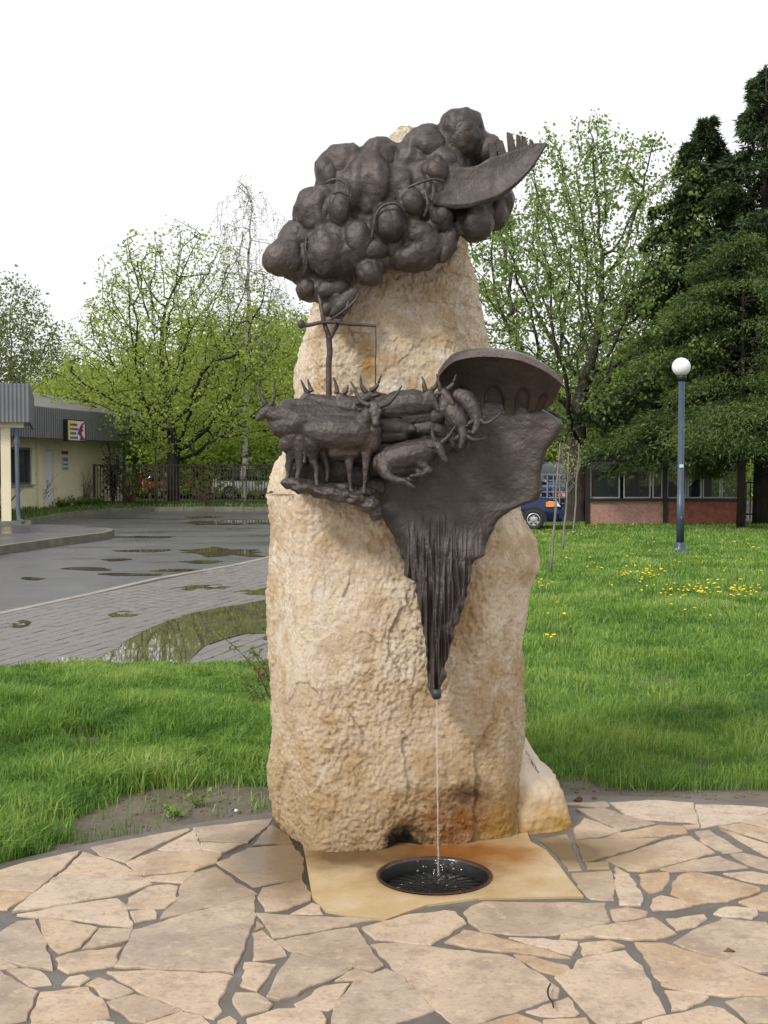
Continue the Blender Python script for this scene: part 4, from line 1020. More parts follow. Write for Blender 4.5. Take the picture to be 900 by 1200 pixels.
# ------------------------------------------------------------------ yellow building
bA, bB = Vector((-13.2, 37.5)), Vector((-10.55, 50.2)); bu = (bB-bA).normalized(); bn = Vector((bu.y, -bu.x))
def wall_t(px):           # distance along the wall from bA under pixel column px
    k = (px-450)/F
    # bA.x + t*bu.x = k*(bA.y + t*bu.y)
    return (k*bA.y - bA.x)/(bu.x - k*bu.y)
LW = (bB-bA).length
bld = empty('low_building', (bB.x, bB.y, .11), label='low yellow rendered building with grey sheet metal eaves and a white door', cat='building')
BI = Matrix.Translation(-bld.location)
def wp_(t, off=0, z=0): p = bA + bu*t + bn*off; return (p.x, p.y, z)
angw = math.atan2(bu.y, bu.x)
def wbox(b, t0, t1, o0, o1, z0, z1):
    v = [wp_(t0,o0,z0), wp_(t1,o0,z0), wp_(t1,o1,z0), wp_(t0,o1,z0), wp_(t0,o0,z1), wp_(t1,o0,z1), wp_(t1,o1,z1), wp_(t0,o1,z1)]
    return b.add(v, [(3,2,1,0),(4,5,6,7),(0,1,5,4),(1,2,6,5),(2,3,7,6),(3,0,4,7)])
tw0, tw1 = wall_t(-25), wall_t(37.5); td0, td1 = wall_t(53.5), wall_t(63)
T0 = -9
b = MB()
wbox(b, T0, tw0, -.25, 0, 0, 2.7); wbox(b, tw0, tw1, -.25, 0, 0, .95); wbox(b, tw0, tw1, -.25, 0, 2.25, 2.7); wbox(b, tw1, td0, -.25, 0, 0, 2.7)
wbox(b, td0, td1, -.25, 0, 2.17, 2.7); wbox(b, td1, LW, -.25, 0, 0, 2.7); wbox(b, LW-.25, LW-.002, -12, -.25, 0, 2.7); wbox(b, T0, T0+.25, -12, -.25, 0, 2.7); wbox(b, T0, LW, -12.2, -12, 0, 2.7)
sub(b.build('wall', M['render_yellow'], bld), BI)
sub(wbox(MB(), wall_t(42), wall_t(47), 0, .10, 0, 2.62).build('pilaster', M['render_yellow'], bld), BI)
sub(wbox(MB(), T0, LW, -12, -.26, .08, .12).build('floor_slab', M['kerb'], bld), BI)
b = MB(); wbox(b, td0, td1, -.12, -.06, .12, 2.15); dr_ = sub(b.build('door', M['white'], bld), BI)
b = MB(); wbox(b, td0+.03, td0+.09, -.06, -.02, .12, 2.17); wbox(b, td1-.09, td1-.03, -.06, -.02, .12, 2.17); b.build('door_frame', M['white'], dr_)
wbox(MB(), td0+.18, td0+.26, -.06, -.02, 1.05, 1.12).build('handle', M['alu'], dr_)
nw = 4
wn = sub(wbox(MB(), tw0, tw1, -.17, -.15, .98, 2.25).build('window', M['glass'], bld), BI)
b = MB()
for i in range(nw+1):
    t = tw0 + (tw1-tw0)*i/nw; wbox(b, max(tw0, t-.06), min(tw1, t+.06), -.15, -.05, .98, 2.25)
wbox(b, tw0, tw1, -.15, -.07, 2.17, 2.249); wbox(b, tw0, tw1, -.15, -.07, .981, 1.06); b.build('window_frame', M['frame_blue'], wn)
wbox(MB(), tw0-.1, tw1+.1, -.06, .08, .92, .98).build('window_sill', M['kerb_pale'], wn)
b = MB(); wbox(b, tw1-.95, tw1-.15, -.20, -.175, 1.0, 2.2); b.build('curtain', simple('brown_curtain', (.16,.10,.07), .9), wn)
# eaves: vertical grey sheet metal ribs, roof rising behind
FO = .95; zf0, zf1 = 2.56, 3.60
b = MB(); ribs = MB()
te = LW + .85
wbox(b, T0, te, FO-.05, FO, zf0, zf1); wbox(b, te-.05, te, -12.5, FO-.052, zf0, zf1)
k = int((te-T0)/.16)
for i in range(k):
    t = T0 + .16*i; wbox(ribs, t+.04, t+.12, FO, FO+.03, zf0, zf1)
for i in range(60):
    t = .2*i; v0 = FO-.1-t
    wbox(ribs, te, te+.03, v0-.1, v0, zf0, zf1)
fa = sub(b.build('eaves_fascia', M['corr'], bld), BI); ribs.build('sheet_ribs', M['corr'], fa)
sub(wbox(MB(), T0, te-.06, -.001, FO-.06, zf0+.03, zf0+.08).build('soffit', simple('brown_soffit', (.12,.09,.07), .8), bld), BI)
b = MB(); rz = 5.1
rv = [wp_(T0, FO-.02, zf1), wp_(te-.02, FO-.02, zf1), wp_(te-.02, -12.4, zf1), wp_(T0, -12.4, zf1), wp_(T0, -5.5, rz), wp_(te-6.3, -5.5, rz)]
b.add(rv, [(0,1,5,4),(1,2,5),(2,3,4,5),(3,0,4),(3,2,1,0)]); rf = sub(b.build('roof', M['roof'], bld), BI)
MB().tube([rv[1], rv[5], rv[4]], .06, 5).build('hip_capping', M['alu'], rf)
sub(MB().tube([wp_(LW-.12, .08, .1), wp_(LW-.12, .08, 2.6)], .05, 8).build('rain_pipe', M['frame_blue'], bld), BI)
# sign on the fascia
def tpx(px, off=FO):
    k = (px-450)/F; a = bA + bn*off; return (k*a.y - a.x)/(bu.x - k*bu.y)
s0, s1 = tpx(80, FO+.2), tpx(101.5, FO+.2); zt0, zt1 = P(90,517,bA.y+bu.y*s0).z, P(90,491.5,bA.y+bu.y*s0).z
sg = empty('shop_sign', wp_((s0+s1)/2, FO, zt0), label='square white and yellow shop sign with a purple figure on the grey eaves', cat='sign'); SI = Matrix.Translation(-sg.location)
sub(wbox(MB(), s0, s1, FO+.035, FO+.18, zt0, zt1).build('sign_case', M['black'], sg), SI)
d = s1-s0; hz = zt1-zt0
sub(wbox(MB(), s0+d*.05, s1-d*.06, FO+.18, FO+.195, zt0+hz*.05, zt1-hz*.05).build('sign_face', M['white'], sg), SI)
def sp(u_, v_, o=FO+.199): return wp_(s0+d*(.05+.89*u_), o, zt0+hz*(.05+.9*v_))
def spoly(name, pts, m, o=FO+.199):
    n = len(pts); b = MB(); b.add([sp(x, y, o) for x, y in pts] + [sp(x, y, o+.006) for x, y in pts], [tuple(range(n))[::-1], tuple(range(n,2*n))] + [(i,(i+1)%n,n+(i+1)%n,n+i) for i in range(n)])
    return sub(b.build(name, m, sg), SI)
spoly('yellow_field', [(0,.02),(.10,.02),(.16,.5),(.30,.80),(.55,.98),(0,.98)], M['s_yellow'])
spoly('purple_figure', [(.98,.02),(.66,.02),(.72,.18),(.60,.34),(.50,.28),(.56,.42),(.60,.50),(.66,.66),(.78,.86),(.97,.98),(.97,.86),(.84,.80),(.90,.70),(.80,.66),(.90,.50),(.78,.44),(.80,.28),(.92,.16),(.98,.08)], M['s_purple'])
for v0, u1 in ((.80,.52),(.58,.60),(.36,.44),(.13,.56)):
    for i in range(6):
        ua = .08 + i*(u1-.08)/6; spoly('sign_letter', [(ua,v0-.055),(ua+.055,v0-.055),(ua+.055,v0+.045+.03*(i%2)),(ua,v0+.045)], M['s_dark'] if v0 < .5 else M['s_purple'], FO+.208)
nt0, nt1 = wall_t(72.5), wall_t(79.5); yb = bA.y + bu.y*nt0
for y0, y1, m, lb_ in ((551,536,'poster','pale blue notice with rows of small print on the yellow wall beside the door'),(532.5,528.5,'s_dark','narrow dark plate above the blue notice on the yellow wall')):
    z0, z1 = P(75, y0, yb).z, P(75, y1, yb).z
    nb_ = empty('wall_notice', wp_(nt0, 0, z0), label=lb_, cat='notice'); NI = Matrix.Translation(-nb_.location)
    sub(wbox(MB(), nt0, nt1, .002, .03, z0, z1).build('board', M['poster'] if m == 'poster' else M['s_purple'], nb_), NI)
    if m == 'poster':
        for i, (f_, mm) in enumerate(((.93,'s_dark'),(.78,'s_purple'),(.60,'white'),(.45,'s_dark'),(.30,'white'),(.12,'s_dark'))):
            zz_ = z0 + (z1-z0)*f_; sub(wbox(MB(), nt0+.06, nt1-.06, .03, .036, zz_-.02, zz_+.02).build('print_line', M[mm], nb_), NI)
# canopy in front of it
cy = 31.2
can = empty('entrance_canopy', (G(9,613,.12).x, cy, .12), label='boxy grey corrugated canopy on a square cream column at the left edge', cat='canopy'); KI = Matrix.Translation(-can.location)
can.rotation_euler = (0, 0, math.radians(15)); xc = X(33.5, cy, 3.3) - .02; zb, ztp = P(30,494,cy).z, P(30,449,cy).z
b = MB(); b.box((xc-3.2, cy+.03, (zb+ztp)/2), (6.4, .06, ztp-zb)); b.box((xc-.03, cy+3.7, (zb+ztp)/2), (.06, 7.2, ztp-zb)); cf = sub(b.build('canopy_fascia', M['corr'], can), KI)
b = MB()
for i in range(64): b.box((xc-.05-.1*i, cy-.012, (zb+ztp)/2), (.05, .03, ztp-zb+.02))
for i in range(70): b.box((xc+.012, cy+.1+.1*i, (zb+ztp)/2), (.03, .05, ztp-zb+.02))
b.build('sheet_ribs', M['corr'], cf)
sub(MB().box((xc-3.2, cy+3.7, ztp-.1), (6.3, 7.2, .08)).build('canopy_roof', M['roof'], can), KI)
sub(MB().box((xc-3.3, cy+.35, zb-.02), (6.3, .22, .24)).build('beam', M['render_yellow'], can), KI)
sub(MB().box((xc-3.2, cy+3.7, zb+.12), (6.2, 7.0, .04)).build('canopy_soffit', M['render_yellow'], can), KI)
cx0, cx1 = X(4.5, cy+.3, 1), X(15.5, cy+.3, 1)
sub(MB().box(((cx0+cx1)/2, cy+.42, (zb+.12)/2), (cx1-cx0, .24, zb-.12-.14)).build('column', M['render_yellow'], can), KI)
sub(MB().box(((cx0+cx1)/2+.18, cy+.42, .17), (.85, .45, .1)).build('column_base', M['kerb'], can), KI)
dp = X(22.5, cy+.3, 1)
pi_ = sub(MB().tube([(dp, cy+.3, zb), (dp, cy+.3, zb-.25), (dp+.02, cy+.3, .45), (dp+.03, cy+.3, .26), (dp+.16, cy+.2, .19)], .055, 10).build('drain_pipe', M['frame_blue'], can, True), KI)
MB().lathe((dp+.005, cy+.3, zb-.55), [(.075,0),(.075,.12)], 10).build('pipe_collar', M['frame_blue'], pi_)

# ------------------------------------------------------------------ fences
def fence(name, p0, p1, z0, z1, sp_, label, postn=22, rw=.032):
    p0, p1 = Vector(p0), Vector(p1); L = (p1-p0).length; u_ = (p1-p0)/L; a = math.atan2(u_.y, u_.x)
    e = empty(name, (p0.x, p0.y, z0), a, label=label, cat='fence')
    bm_ = MB().box((0,0,(z1-z0)/2), (rw, rw*.8, z1-z0-.02)); first = None; n_ = int(L/sp_)
    for i in range(n_):
        if i % postn == 0:
            o = MB().box((0,0,(z1-z0)/2), (.08, .08, z1-z0+.02)).build('post', M['iron'], e)
        elif first is None: o = first = bm_.build('bar', M['iron'], e)
        else: o = bpy.data.objects.new('bar', first.data); COL.objects.link(o); o.parent = e
        o.location = (i*sp_, 0, random.uniform(-.008, .008)); 
        if i % postn: o.rotation_euler = (0, random.uniform(-.008,.008), 0)
    for z in (z1-z0-.03, .16): MB().box((L/2, .028, z), (L, .022, .05)).build('rail', M['iron'], e)
f0, f1 = P(110,593,46.2), P(345,593,46.2)
fence('picket_fence', (f0.x, 46.3), (P(560,593,46.6).x, 46.6), .11, 1.68, .118, 'long dark iron bar fence between the yellow building and the boulder')
fence('picket_fence', (P(869,600,37.5).x, 37.5), (P(869,600,37.5).x+6, 37.7), 0.0, 1.15, .13, 'low dark iron bar fence to the right of the brick kiosk')

# ------------------------------------------------------------------ trees
def grow(trunk, att, step=.45, kill=.55, infl=4.0, iters=90, wob=.12, seed=0):
    r_ = np.random.default_rng(seed); nodes = [np.array(t, float) for t in trunk]; par = [-1] + list(range(len(trunk)-1))
    att = np.array(att, float); nd = np.full(len(att), 1e9); nn = np.zeros(len(att), int)
    def upd(i0):
        N_ = np.array(nodes[i0:])
        for s0_ in range(0, len(N_), 200):
            D = np.linalg.norm(att[:,None] - N_[None, s0_:s0_+200], axis=2); m = D.argmin(1); dm = D[np.arange(len(att)), m]; k = dm < nd
            nd[k] = dm[k]; nn[k] = m[k] + i0 + s0_
    st = max(0, len(nodes)-max(2, len(nodes)//2)); 
    upd(st)
    for it in range(iters):
        if len(att) == 0: break
        k = nd < infl
        if not k.any(): k = nd < nd.min()+.5
        new = []
        for n_ in np.unique(nn[k]):
            a = att[k & (nn == n_)]; d = a - nodes[n_]; d /= np.linalg.norm(d, axis=1)[:,None]+1e-9; s_ = d.sum(0)
            s_ = s_/(np.linalg.norm(s_)+1e-9) + r_.normal(size=3)*wob + np.array((0,0,.05)); s_ /= np.linalg.norm(s_); new.append((n_, nodes[n_]+s_*step))
        i0 = len(nodes)
        for n_, p in new: nodes.append(p); par.append(n_)
        upd(i0); keep = nd > kill; att = att[keep]; nd = nd[keep]; nn = nn[keep]
        if len(nodes) > 6000: break
    return np.array(nodes), np.array(par)
def tubes_np(nodes, par, tip, power, rmax=None, n=5):
    N_ = len(nodes); acc = np.zeros(N_); hasch = np.zeros(N_, bool); hasch[par[par >= 0]] = True
    acc[~hasch] = tip**power
    for i in range(N_-1, 0, -1): acc[par[i]] += acc[i]
    r = acc**(1/power)
    if rmax: r = np.where(r > tip*1.5, r*(rmax/r.max())**np.clip((r-tip)/(r.max()-tip), 0, 1), r)
    i = np.arange(1, N_); i = i[par[i] >= 0]; p = nodes[par[i]]; q = nodes[i]; d = q-p; d /= np.linalg.norm(d, axis=1)[:,None]+1e-9
    up = np.where(np.abs(d[:,2:3]) > .9, np.array([[1.,0,0]]), np.array([[0,0,1.]])); a = np.cross(d, up); a /= np.linalg.norm(a, axis=1)[:,None]; b = np.cross(d, a)
    w = np.linspace(0, 2*PI, n+1)[:-1]; rp = np.minimum(r[par[i]], r[i]*1.6+.004); ring = a[:,None]*np.cos(w)[None,:,None] + b[:,None]*np.sin(w)[None,:,None]
    V = np.concatenate([p[:,None]+ring*rp[:,None,None], (q+d*r[i][:,None]*.3)[:,None]+ring*r[i][:,None,None]], 1).reshape(-1,3)
    k = np.arange(n); base = (np.arange(len(i))*2*n)[:,None,None]; Fq = np.stack([k, (k+1)%n, n+(k+1)%n, n+k], 1)[None]+base
    return V, Fq.reshape(-1,4), r
def leaves_np(C, size, aspect=1.0, droop=.3, r_=rng):
    n = len(C); a = r_.normal(size=(n,3)); a /= np.linalg.norm(a, axis=1)[:,None]; a[:,2] = a[:,2]*.6-droop; a /= np.linalg.norm(a, axis=1)[:,None]
    t = r_.normal(size=(n,3)); b = np.cross(a, t); b /= np.linalg.norm(b, axis=1)[:,None]; s_ = size*r_.uniform(.6,1.3,(n,1))
    c = np.cross(a, b)*s_*.15
    V = np.stack([C, C+a*s_*.5+b*s_*.5*aspect+c, C+a*s_, C+a*s_*.5-b*s_*.5*aspect+c], 1).reshape(-1,3)
    return V, np.arange(4*n).reshape(n,4)
def env_points(n, fn, box, seed):
    r_ = np.random.default_rng(seed); p = r_.uniform(box[0], box[1], (n*6,3)); k = fn(p); return p[k][:n]
def tree(name, loc, trunk, att, leaf, nleaf, lsize, bark, tip=.008, power=2.1, rmax=.28, label=None, group=None, cat='tree', step=.45, kill=.55, infl=4, seed=1, aspect=.7, droop=.3, spread=.28, lfn=None, wob=.12, thin=.03):
    nd, pr = grow(trunk, att, step, kill, infl, seed=seed, wob=wob); V, Fq, r = tubes_np(nd, pr, tip, power, rmax)
    e = empty(name, loc, label=label, cat=cat, group=group)
    link('trunk', mesh_np('trunk', V, Fq), bark, e, True)
    if nleaf:
        r_ = np.random.default_rng(seed+5); k = np.where((r < thin) & (np.arange(len(nd)) > len(trunk)))[0]
        c = nd[r_.choice(k, nleaf)] + r_.normal(size=(nleaf,3))*spread; c = c*(1) 
        if lfn is not None: c = c[lfn(c)]
        V, Fq = leaves_np(c, lsize, aspect, droop, r_); me = mesh_np('crown', V, Fq); set_rnd(me, r_.uniform(0,1,len(Fq))); link('crown', me, leaf, e)
    return e
def ell(c, r, low=-1):
    return lambda p: (((p-np.array(c))/np.array(r))**2).sum(1) < 1
def trunkline(h, n, jit=.05, seed=0, lean=(0,0)):
    r_ = random.Random(seed); return [(lean[0]*i/n+ r_.uniform(-jit,jit)*(i>0), lean[1]*i/n + r_.uniform(-jit,jit)*(i>0), h*i/n) for i in range(n+1)]
# big maple left, behind the fence
def gp(px, Y, z=0): return (X(px, Y, z), Y, z)
mp = gp(203, 48.5, .11)
def maple_env(p):
    z = p[:,2]; R = np.interp(z, [1.9,2.6,3.4,5.0,7.5,9.6,10.6,11.2], [1.2,3.6,4.9,4.7,4.1,2.9,1.6,.3]); a = np.arctan2(p[:,1], p[:,0])
    return (np.hypot(p[:,0]-.3, p[:,1]) < R*(1+.12*np.sin(3*a+z*.9)+.08*np.sin(7*a-z*2))) & ~((np.hypot(p[:,0], p[:,1]) < .8) & (z < 4))
att = env_points(3600, maple_env, ((-5.5,-5,1.8),(5.5,5,11.3)), 3)
tree('maple_tree', mp, trunkline(2.6, 6, .03), att, M['leaf_maple'], 32000, .115, M['bark_dark'], .010, 2.1, .27, 'big spreading maple in yellow green spring leaf directly behind the iron fence', seed=3, step=.33, kill=.40, infl=5, aspect=.8, droop=.4, spread=.17, lfn=lambda c: (np.random.default_rng(1).uniform(size=len(c)) < np.clip(1.15-(c[:,2]-3.2)*.13, .36, 1)))
# chestnut right
cp_ = gp(675, 36.6, 0)
def chest_env(p):
    z = p[:,2]; R = np.interp(z, [2.2,3.0,4.5,6.5,8.5,10.3,11.3,12.0], [1.6,4.1,5.0,4.9,4.1,2.9,1.8,.4]); a = np.arctan2(p[:,1], p[:,0])
    return (np.hypot(p[:,0]-.1, p[:,1]) < R*(1+.13*np.sin(3*a+z)+.09*np.sin(6*a-z*2.3)))
att = env_points(4200, chest_env, ((-6.4,-5.5,2.0),(6.4,5.5,12.1)), 8)
tree('chestnut_tree', cp_, trunkline(3.2, 8, .03, 2), att, M['leaf_chest'], 30000, .115, M['bark'], .0095, 2.05, .34, 'tall chestnut with drooping young leaves and thick trunk beside the brick kiosk', seed=8, step=.34, kill=.42, infl=5, aspect=.75, droop=.7, spread=.13)
# birch: slender white stem, thin hanging twigs
bp_ = gp(285, 50, .11)
r_ = np.random.default_rng(4)
att = env_points(700, lambda p: np.hypot(p[:,0]-p[:,2]*.02, p[:,1]) < np.interp(p[:,2], [4,6,9,12,13.4], [.5,1.7,2.0,1.5,.4]), ((-2.5,-2.5,4),(2.5,2.5,13.5)), 4)
nd, pr = grow(trunkline(12.2, 30, .05, 5, (.35,0)), att, .35, .40, 3.5, seed=4, wob=.1)
V, Fq, r = tubes_np(nd, pr, .006, 2.3, .125)
e = empty('birch_tree', bp_, label='slender white stemmed birch with thin hanging twigs right of the maple', cat='tree')
link('trunk', mesh_np('trunk', V, Fq), M['birch'], e, True)
k = np.where((r < .02) & (nd[:,2] > 4))[0]; hang = []; 
b = []; pp = []
for i in r_.choice(k, 260):
    p = nd[i]; j0 = len(b); b.append(p); pp.append(-1); L = r_.uniform(.4, 1.3); d = r_.normal(size=3)*.12
    for s_ in range(1, 5): b.append(p + d*s_*.6*L + np.array((0,0,-1))*L*(s_/4)**1.3); pp.append(j0+s_-1)
b = np.array(b); pp = np.array(pp); i = np.where(pp >= 0)[0]; p, q = b[pp[i]], b[i]; w = .006
V = np.stack([p+(w,0,0), p-(w,0,0), p+(0,w,0), q+(w,0,0), q-(w,0,0), q+(0,w,0)], 1).reshape(-1,3); base = (np.arange(len(i))*6)[:,None,None]
link('hanging_twigs', mesh_np('hanging_twigs', V, (np.array([(0,1,4,3),(1,2,5,4),(2,0,3,5)])[None]+base).reshape(-1,4)), M['twig'], e, kind='stuff')
V, Fq = leaves_np(b[r_.choice(len(b), 4200)] + r_.normal(size=(4200,3))*.06, .07, .6, .6, r_); me = mesh_np('crown', V, Fq); set_rnd(me, r_.uniform(0,1,len(Fq))); link('crown', me, M['leaf_grey'], e)
# three prototypes of the wood behind
def proto(name, h, r, seed, leaf, nl, ls, label, bark, loc, zlow=.25, kill=.62, tip=.009):
    att = env_points(1500, lambda p: (np.hypot(p[:,0], p[:,1])/np.interp(p[:,2]/h, [zlow,.4,.65,.85,1.0], [r*.55,r,r*.9,r*.6,.2]) < 1+.15*np.sin(3*np.arctan2(p[:,1],p[:,0])+p[:,2])), ((-r*1.2,-r*1.2,h*zlow),(r*1.2,r*1.2,h)), seed)
    return tree(name, loc, trunkline(h*.3, 6, .05, seed), att, leaf, nl, ls, bark, tip, 2.2, .2, label, 'background trees behind the fence', step=.5, kill=kill, infl=5, seed=seed, aspect=.8, spread=.25)
def copy_tree(o, parent=None):
    c = o.copy(); COL.objects.link(c); c.parent = parent
    for ch in list(o.children): copy_tree(ch, c)
    return c
A1 = proto('linden_tree', 9.5, 3.2, 21, M['leaf_yellow'], 15000, .17, '', M['bark'], gp(250, 62, .1))
A2 = proto('ash_tree', 12.0, 3.4, 22, M['leaf_grey'], 9000, .15, '', M['bark'], gp(15, 66, .1), .25, .55)
A3 = proto('bush_tree', 6.5, 3.0, 23, M['leaf_yellow'], 16000, .16, '', M['bark'], gp(100, 58, .1), .08)
A1['label'] = 'yellow green linden in the wood just right of the maple trunk'; A2['label'] = 'tall grey green ash with open crown at the far left'; A3['label'] = 'low bushy yellow green tree above the roof of the yellow building'
for pr_, px, Y, sc, rz, lab in (
    (A1, 318, 66, 1.08, 2.0, 'yellow green linden in the wood beside the left edge of the boulder'),
    (A1, 165, 70, .95, 1.1, 'hazy linden in the wood seen through the maple crown'),
    (A1, 388, 60, 1.0, 3.3, 'linden in the wood hidden mostly behind the boulder'),
    (A1, 560, 64, .8, 4.4, 'low linden in the wood at the right edge of the bronze relief'),
    (A2, 60, 74, .78, 2.2, 'smaller grey green ash second from the left edge'),
    (A2, -40, 60, 1.0, 4.0, 'ash with its crown cut off by the left edge of the photo'),
    (A2, 340, 78, 1.02, 1.0, 'thin crowned ash rising behind the birch'),
    (A2, 252, 84, .92, 5.0, 'faint ash far behind the maple crown'),
    (A3, 45, 56, .82, 1.4, 'bushy tree behind the ridge of the yellow building'),
    (A3, 150, 60, 1.0, 2.9, 'bushy yellow green tree under the left boughs of the maple'),
    (A3, 228, 57, .72, 4.1, 'low bushy tree behind the fence right of the maple trunk'),
    (A3, 305, 58, .75, .6, 'low bushy tree behind the fence beside the birch stem'),
    (A3, 640, 48, .85, 3.0, 'bushy tree behind the parked dark blue car'),
    (A3, 725, 47, .9, 5.2, 'bushy tree seen over the roof of the brick kiosk'),
    (A1, 835, 58, 1.0, 2.4, 'linden behind the conifers at the right edge'),
    (A2, 720, 66, .95, .3, 'ash behind the gap between chestnut and conifers')):
    c = copy_tree(pr_); c.location = gp(px, Y, .1 if px < 500 else 0); c.scale = (sc,)*3; c.rotation_euler = (0,0,rz); c['label'] = lab
# undergrowth of the wood
n = 32000; r_ = np.random.default_rng(31); x = r_.uniform(-24, 8, n); y = r_.uniform(54, 76, n); hh = 1.2 + 2.2*np.clip(pn(np.stack([x*.35, y*.35, x*0], 1))+.4, 0, 1.2)
c = np.stack([x, y, .1 + hh*r_.uniform(0,1,n)**.8], 1); V, Fq = leaves_np(c, .24, .8, .1, r_); me = mesh_np('undergrowth', V, Fq); set_rnd(me, r_.uniform(0,1,n)); link('undergrowth', me, M['leaf_back'], kind='stuff', label='green undergrowth of the wood behind the iron fence', cat='undergrowth')
n = 16000; x = r_.uniform(6, 30, n); y = r_.uniform(50, 60, n); c = np.stack([x, y, 2.6*r_.uniform(0,1,n)], 1); V, Fq = leaves_np(c, .24, .8, .1, r_); me = mesh_np('hedge', V, Fq); set_rnd(me, r_.uniform(0,1,n)); link('hedge', me, M['leaf_back'], kind='stuff', label='green bushes behind the brick kiosk', cat='undergrowth')

# conifers
def conifer(name, loc, h, R, mat, z0, n_whorl, seed, label, spray=26000, size=.26, droop=.35, tr=.22, bare=0.0, top=0.9, zmin=0.0):
    r_ = np.random.default_rng(seed); e = empty(name, loc, label=label, cat='conifer', group='dark conifers at the right')
    b = MB(); b.tube([(0,0,0),(.03,.02,h*.3),(0,0,h*.65),(0,0,h*.98)], [tr, tr*.75, tr*.4, .02], 10); br = MB(); C = []; D = []
    for i in range(n_whorl):
        t = (i+r_.uniform(0,.8))/n_whorl; z = z0 + (h*.98-z0)*t**.9; L = R*((1-t)**top)*r_.uniform(.5,1.2)+.25; a = r_.uniform(0, 2*PI)+i*2.4
        d = np.array((math.cos(a), math.sin(a), 0)); rise = r_.uniform(.05,.3); P0 = np.array((0,0,z)); pts = []
        for s_ in np.linspace(0, 1, 6): pts.append(P0 + d*L*s_ + np.array((0,0,rise*L*s_ - droop*L*s_**2*1.3)))
        b.tube(pts, [.045*(1-t)+.012, .03*(1-t)+.01, .02, .014, .009, .005], 4, False)
        m_ = int(spray/n_whorl*(.35+1.3*(1-t))); s_ = r_.uniform(.15,1,m_)**.7; side_ = r_.normal(size=m_)*.30*L*(1-s_*.55)*.7
        perp = np.array((-d[1], d[0], 0)); zz_ = rise*L*s_ - droop*L*s_**2*1.3 - np.abs(side_)*.25 - r_.exponential(.10,m_)
        c = P0 + d*(L*s_)[:,None] + perp*side_[:,None]; c[:,2] += zz_ + r_.normal(size=m_)*.05; C.append(c)
        dd = d[None]*.7 + perp*(side_/(.3*L+.1))[:,None] + r_.normal(size=(m_,3))*.62; dd[:,2] -= .35; D.append(dd)
    b.build('trunk', M['bark_dark'], e, True)
    C = np.concatenate(C); D = np.concatenate(D); q_ = C[:,2] + .25*pn(C*1.7) > zmin; C, D = C[q_], D[q_]; D /= np.linalg.norm(D, axis=1)[:,None]; n_ = len(C); k = pn(C*1.1+seed) > -.55; C, D = C[k], D[k]; n_ = len(C)
    s_ = size*r_.uniform(.45,1.1,(n_,1)); b2 = np.cross(D, r_.normal(size=(n_,3))); b2 /= np.linalg.norm(b2, axis=1)[:,None]
    V = np.stack([C+b2*s_*.18, C+D*s_, C-b2*s_*.18], 1).reshape(-1,3); me = mesh_np('crown', V, np.arange(3*n_).reshape(n_,3)); set_rnd(me, np.clip(r_.uniform(0,1,n_)*.6+.4*np.clip(pn(C*2.2+7)*1.3+.5,0,1),0,1)); link('crown', me, mat, e)
    return e
conifer('spruce_tree', gp(892, 34.5), 12.9, 3.7, M['needle'], 2.6, 120, 41, 'tallest dark spruce at the right edge of the photo', 100000, .21, .30, .25)
conifer('spruce_tree', gp(824, 36), 11.9, 3.6, M['needle'], 2.4, 130, 42, 'dark spruce with blunt top left of the tallest one', 110000, .22, .28, .24)
conifer('yew_tree', gp(868, 32.2), 7.8, 3.9, M['needle_y'], 1.9, 90, 43, 'yellowish green yew with dark forked trunk right of the street lamp', 125000, .13, .24, .12, top=.6, zmin=1.25)
conifer('yew_tree', gp(800, 39.6), 8.8, 2.5, M['needle_y'], 2.0, 90, 44, 'yellowish green yew drooping over the brick kiosk behind the street lamp', 90000, .135, .24, .14, top=.6, zmin=1.75)

# ------------------------------------------------------------------ kiosk
ky0, ky1 = 34.6, 34.4
def kx(px): return X(px, 34.5, .8)
ki = empty('brick_kiosk', (kx(690), 34.5, 0), label='low glazed kiosk with pink and red brick base under the conifers', cat='kiosk'); QI = Matrix.Translation(-ki.location)
kz = P(700, 587, 34.5).z; kt = P(700, 541, 34.5).z
sub(MB().box(((kx(690)+kx(777))/2, 34.6, kz/2), (kx(777)-kx(690), .25, kz)).build('base_wall', M['brick_pink'], ki, label='pink roughcast left half of the base wall'), QI)
sub(MB().box(((kx(782)+kx(867))/2, 34.62, kz/2), (kx(867)-kx(782), .25, kz)).build('base_wall', M['brick_red'], ki, label='red brick right half of the base wall'), QI)
for a_x, b_x in ((690,777),(782,867)):
    sub(MB().box(((kx(a_x)+kx(b_x))/2, 34.56, kz+.035), (kx(b_x)-kx(a_x)-.01, .34, .07)).build('sill', M['black'], ki), QI)
for px in (688.5, 779.5, 868.5): sub(MB().box((kx(px), 34.5, (kt+.35)/2), (.10, .14, kt+.35)).build('post', M['black'], ki), QI)
wi = [(692,727),(731,763),(765,777),(782,805),(806,823),(824,845),(846,866)]
for a_x, b_x in wi:
    x0, x1 = kx(a_x), kx(b_x); w_ = sub(MB().box(((x0+x1)/2, 34.60, (kz+.07+kt)/2), (x1-x0-.06, .012, kt-kz-.13)).build('window', None, ki), QI); w_.data.materials.append(M['glass_clear']) if 'glass_clear' in M else None
    b = MB(); 
    for x in (x0+.02, x1-.02): b.box((x, 34.585, (kz+.07+kt)/2), (.035, .05, kt-kz-.07))
    for z in (kz+.09, kt-.02): b.box(((x0+x1)/2, 34.587, z), (x1-x0-.08, .045, .035))
    b.build('window_frame', M['alu'], w_)
sub(MB().prism([(kx(686),34.2),(kx(874),34.2),(kx(874)+.6,38.3),(6.3,38.3)], kt+.01, kt+.27).build('roof', M['black'], ki), QI)
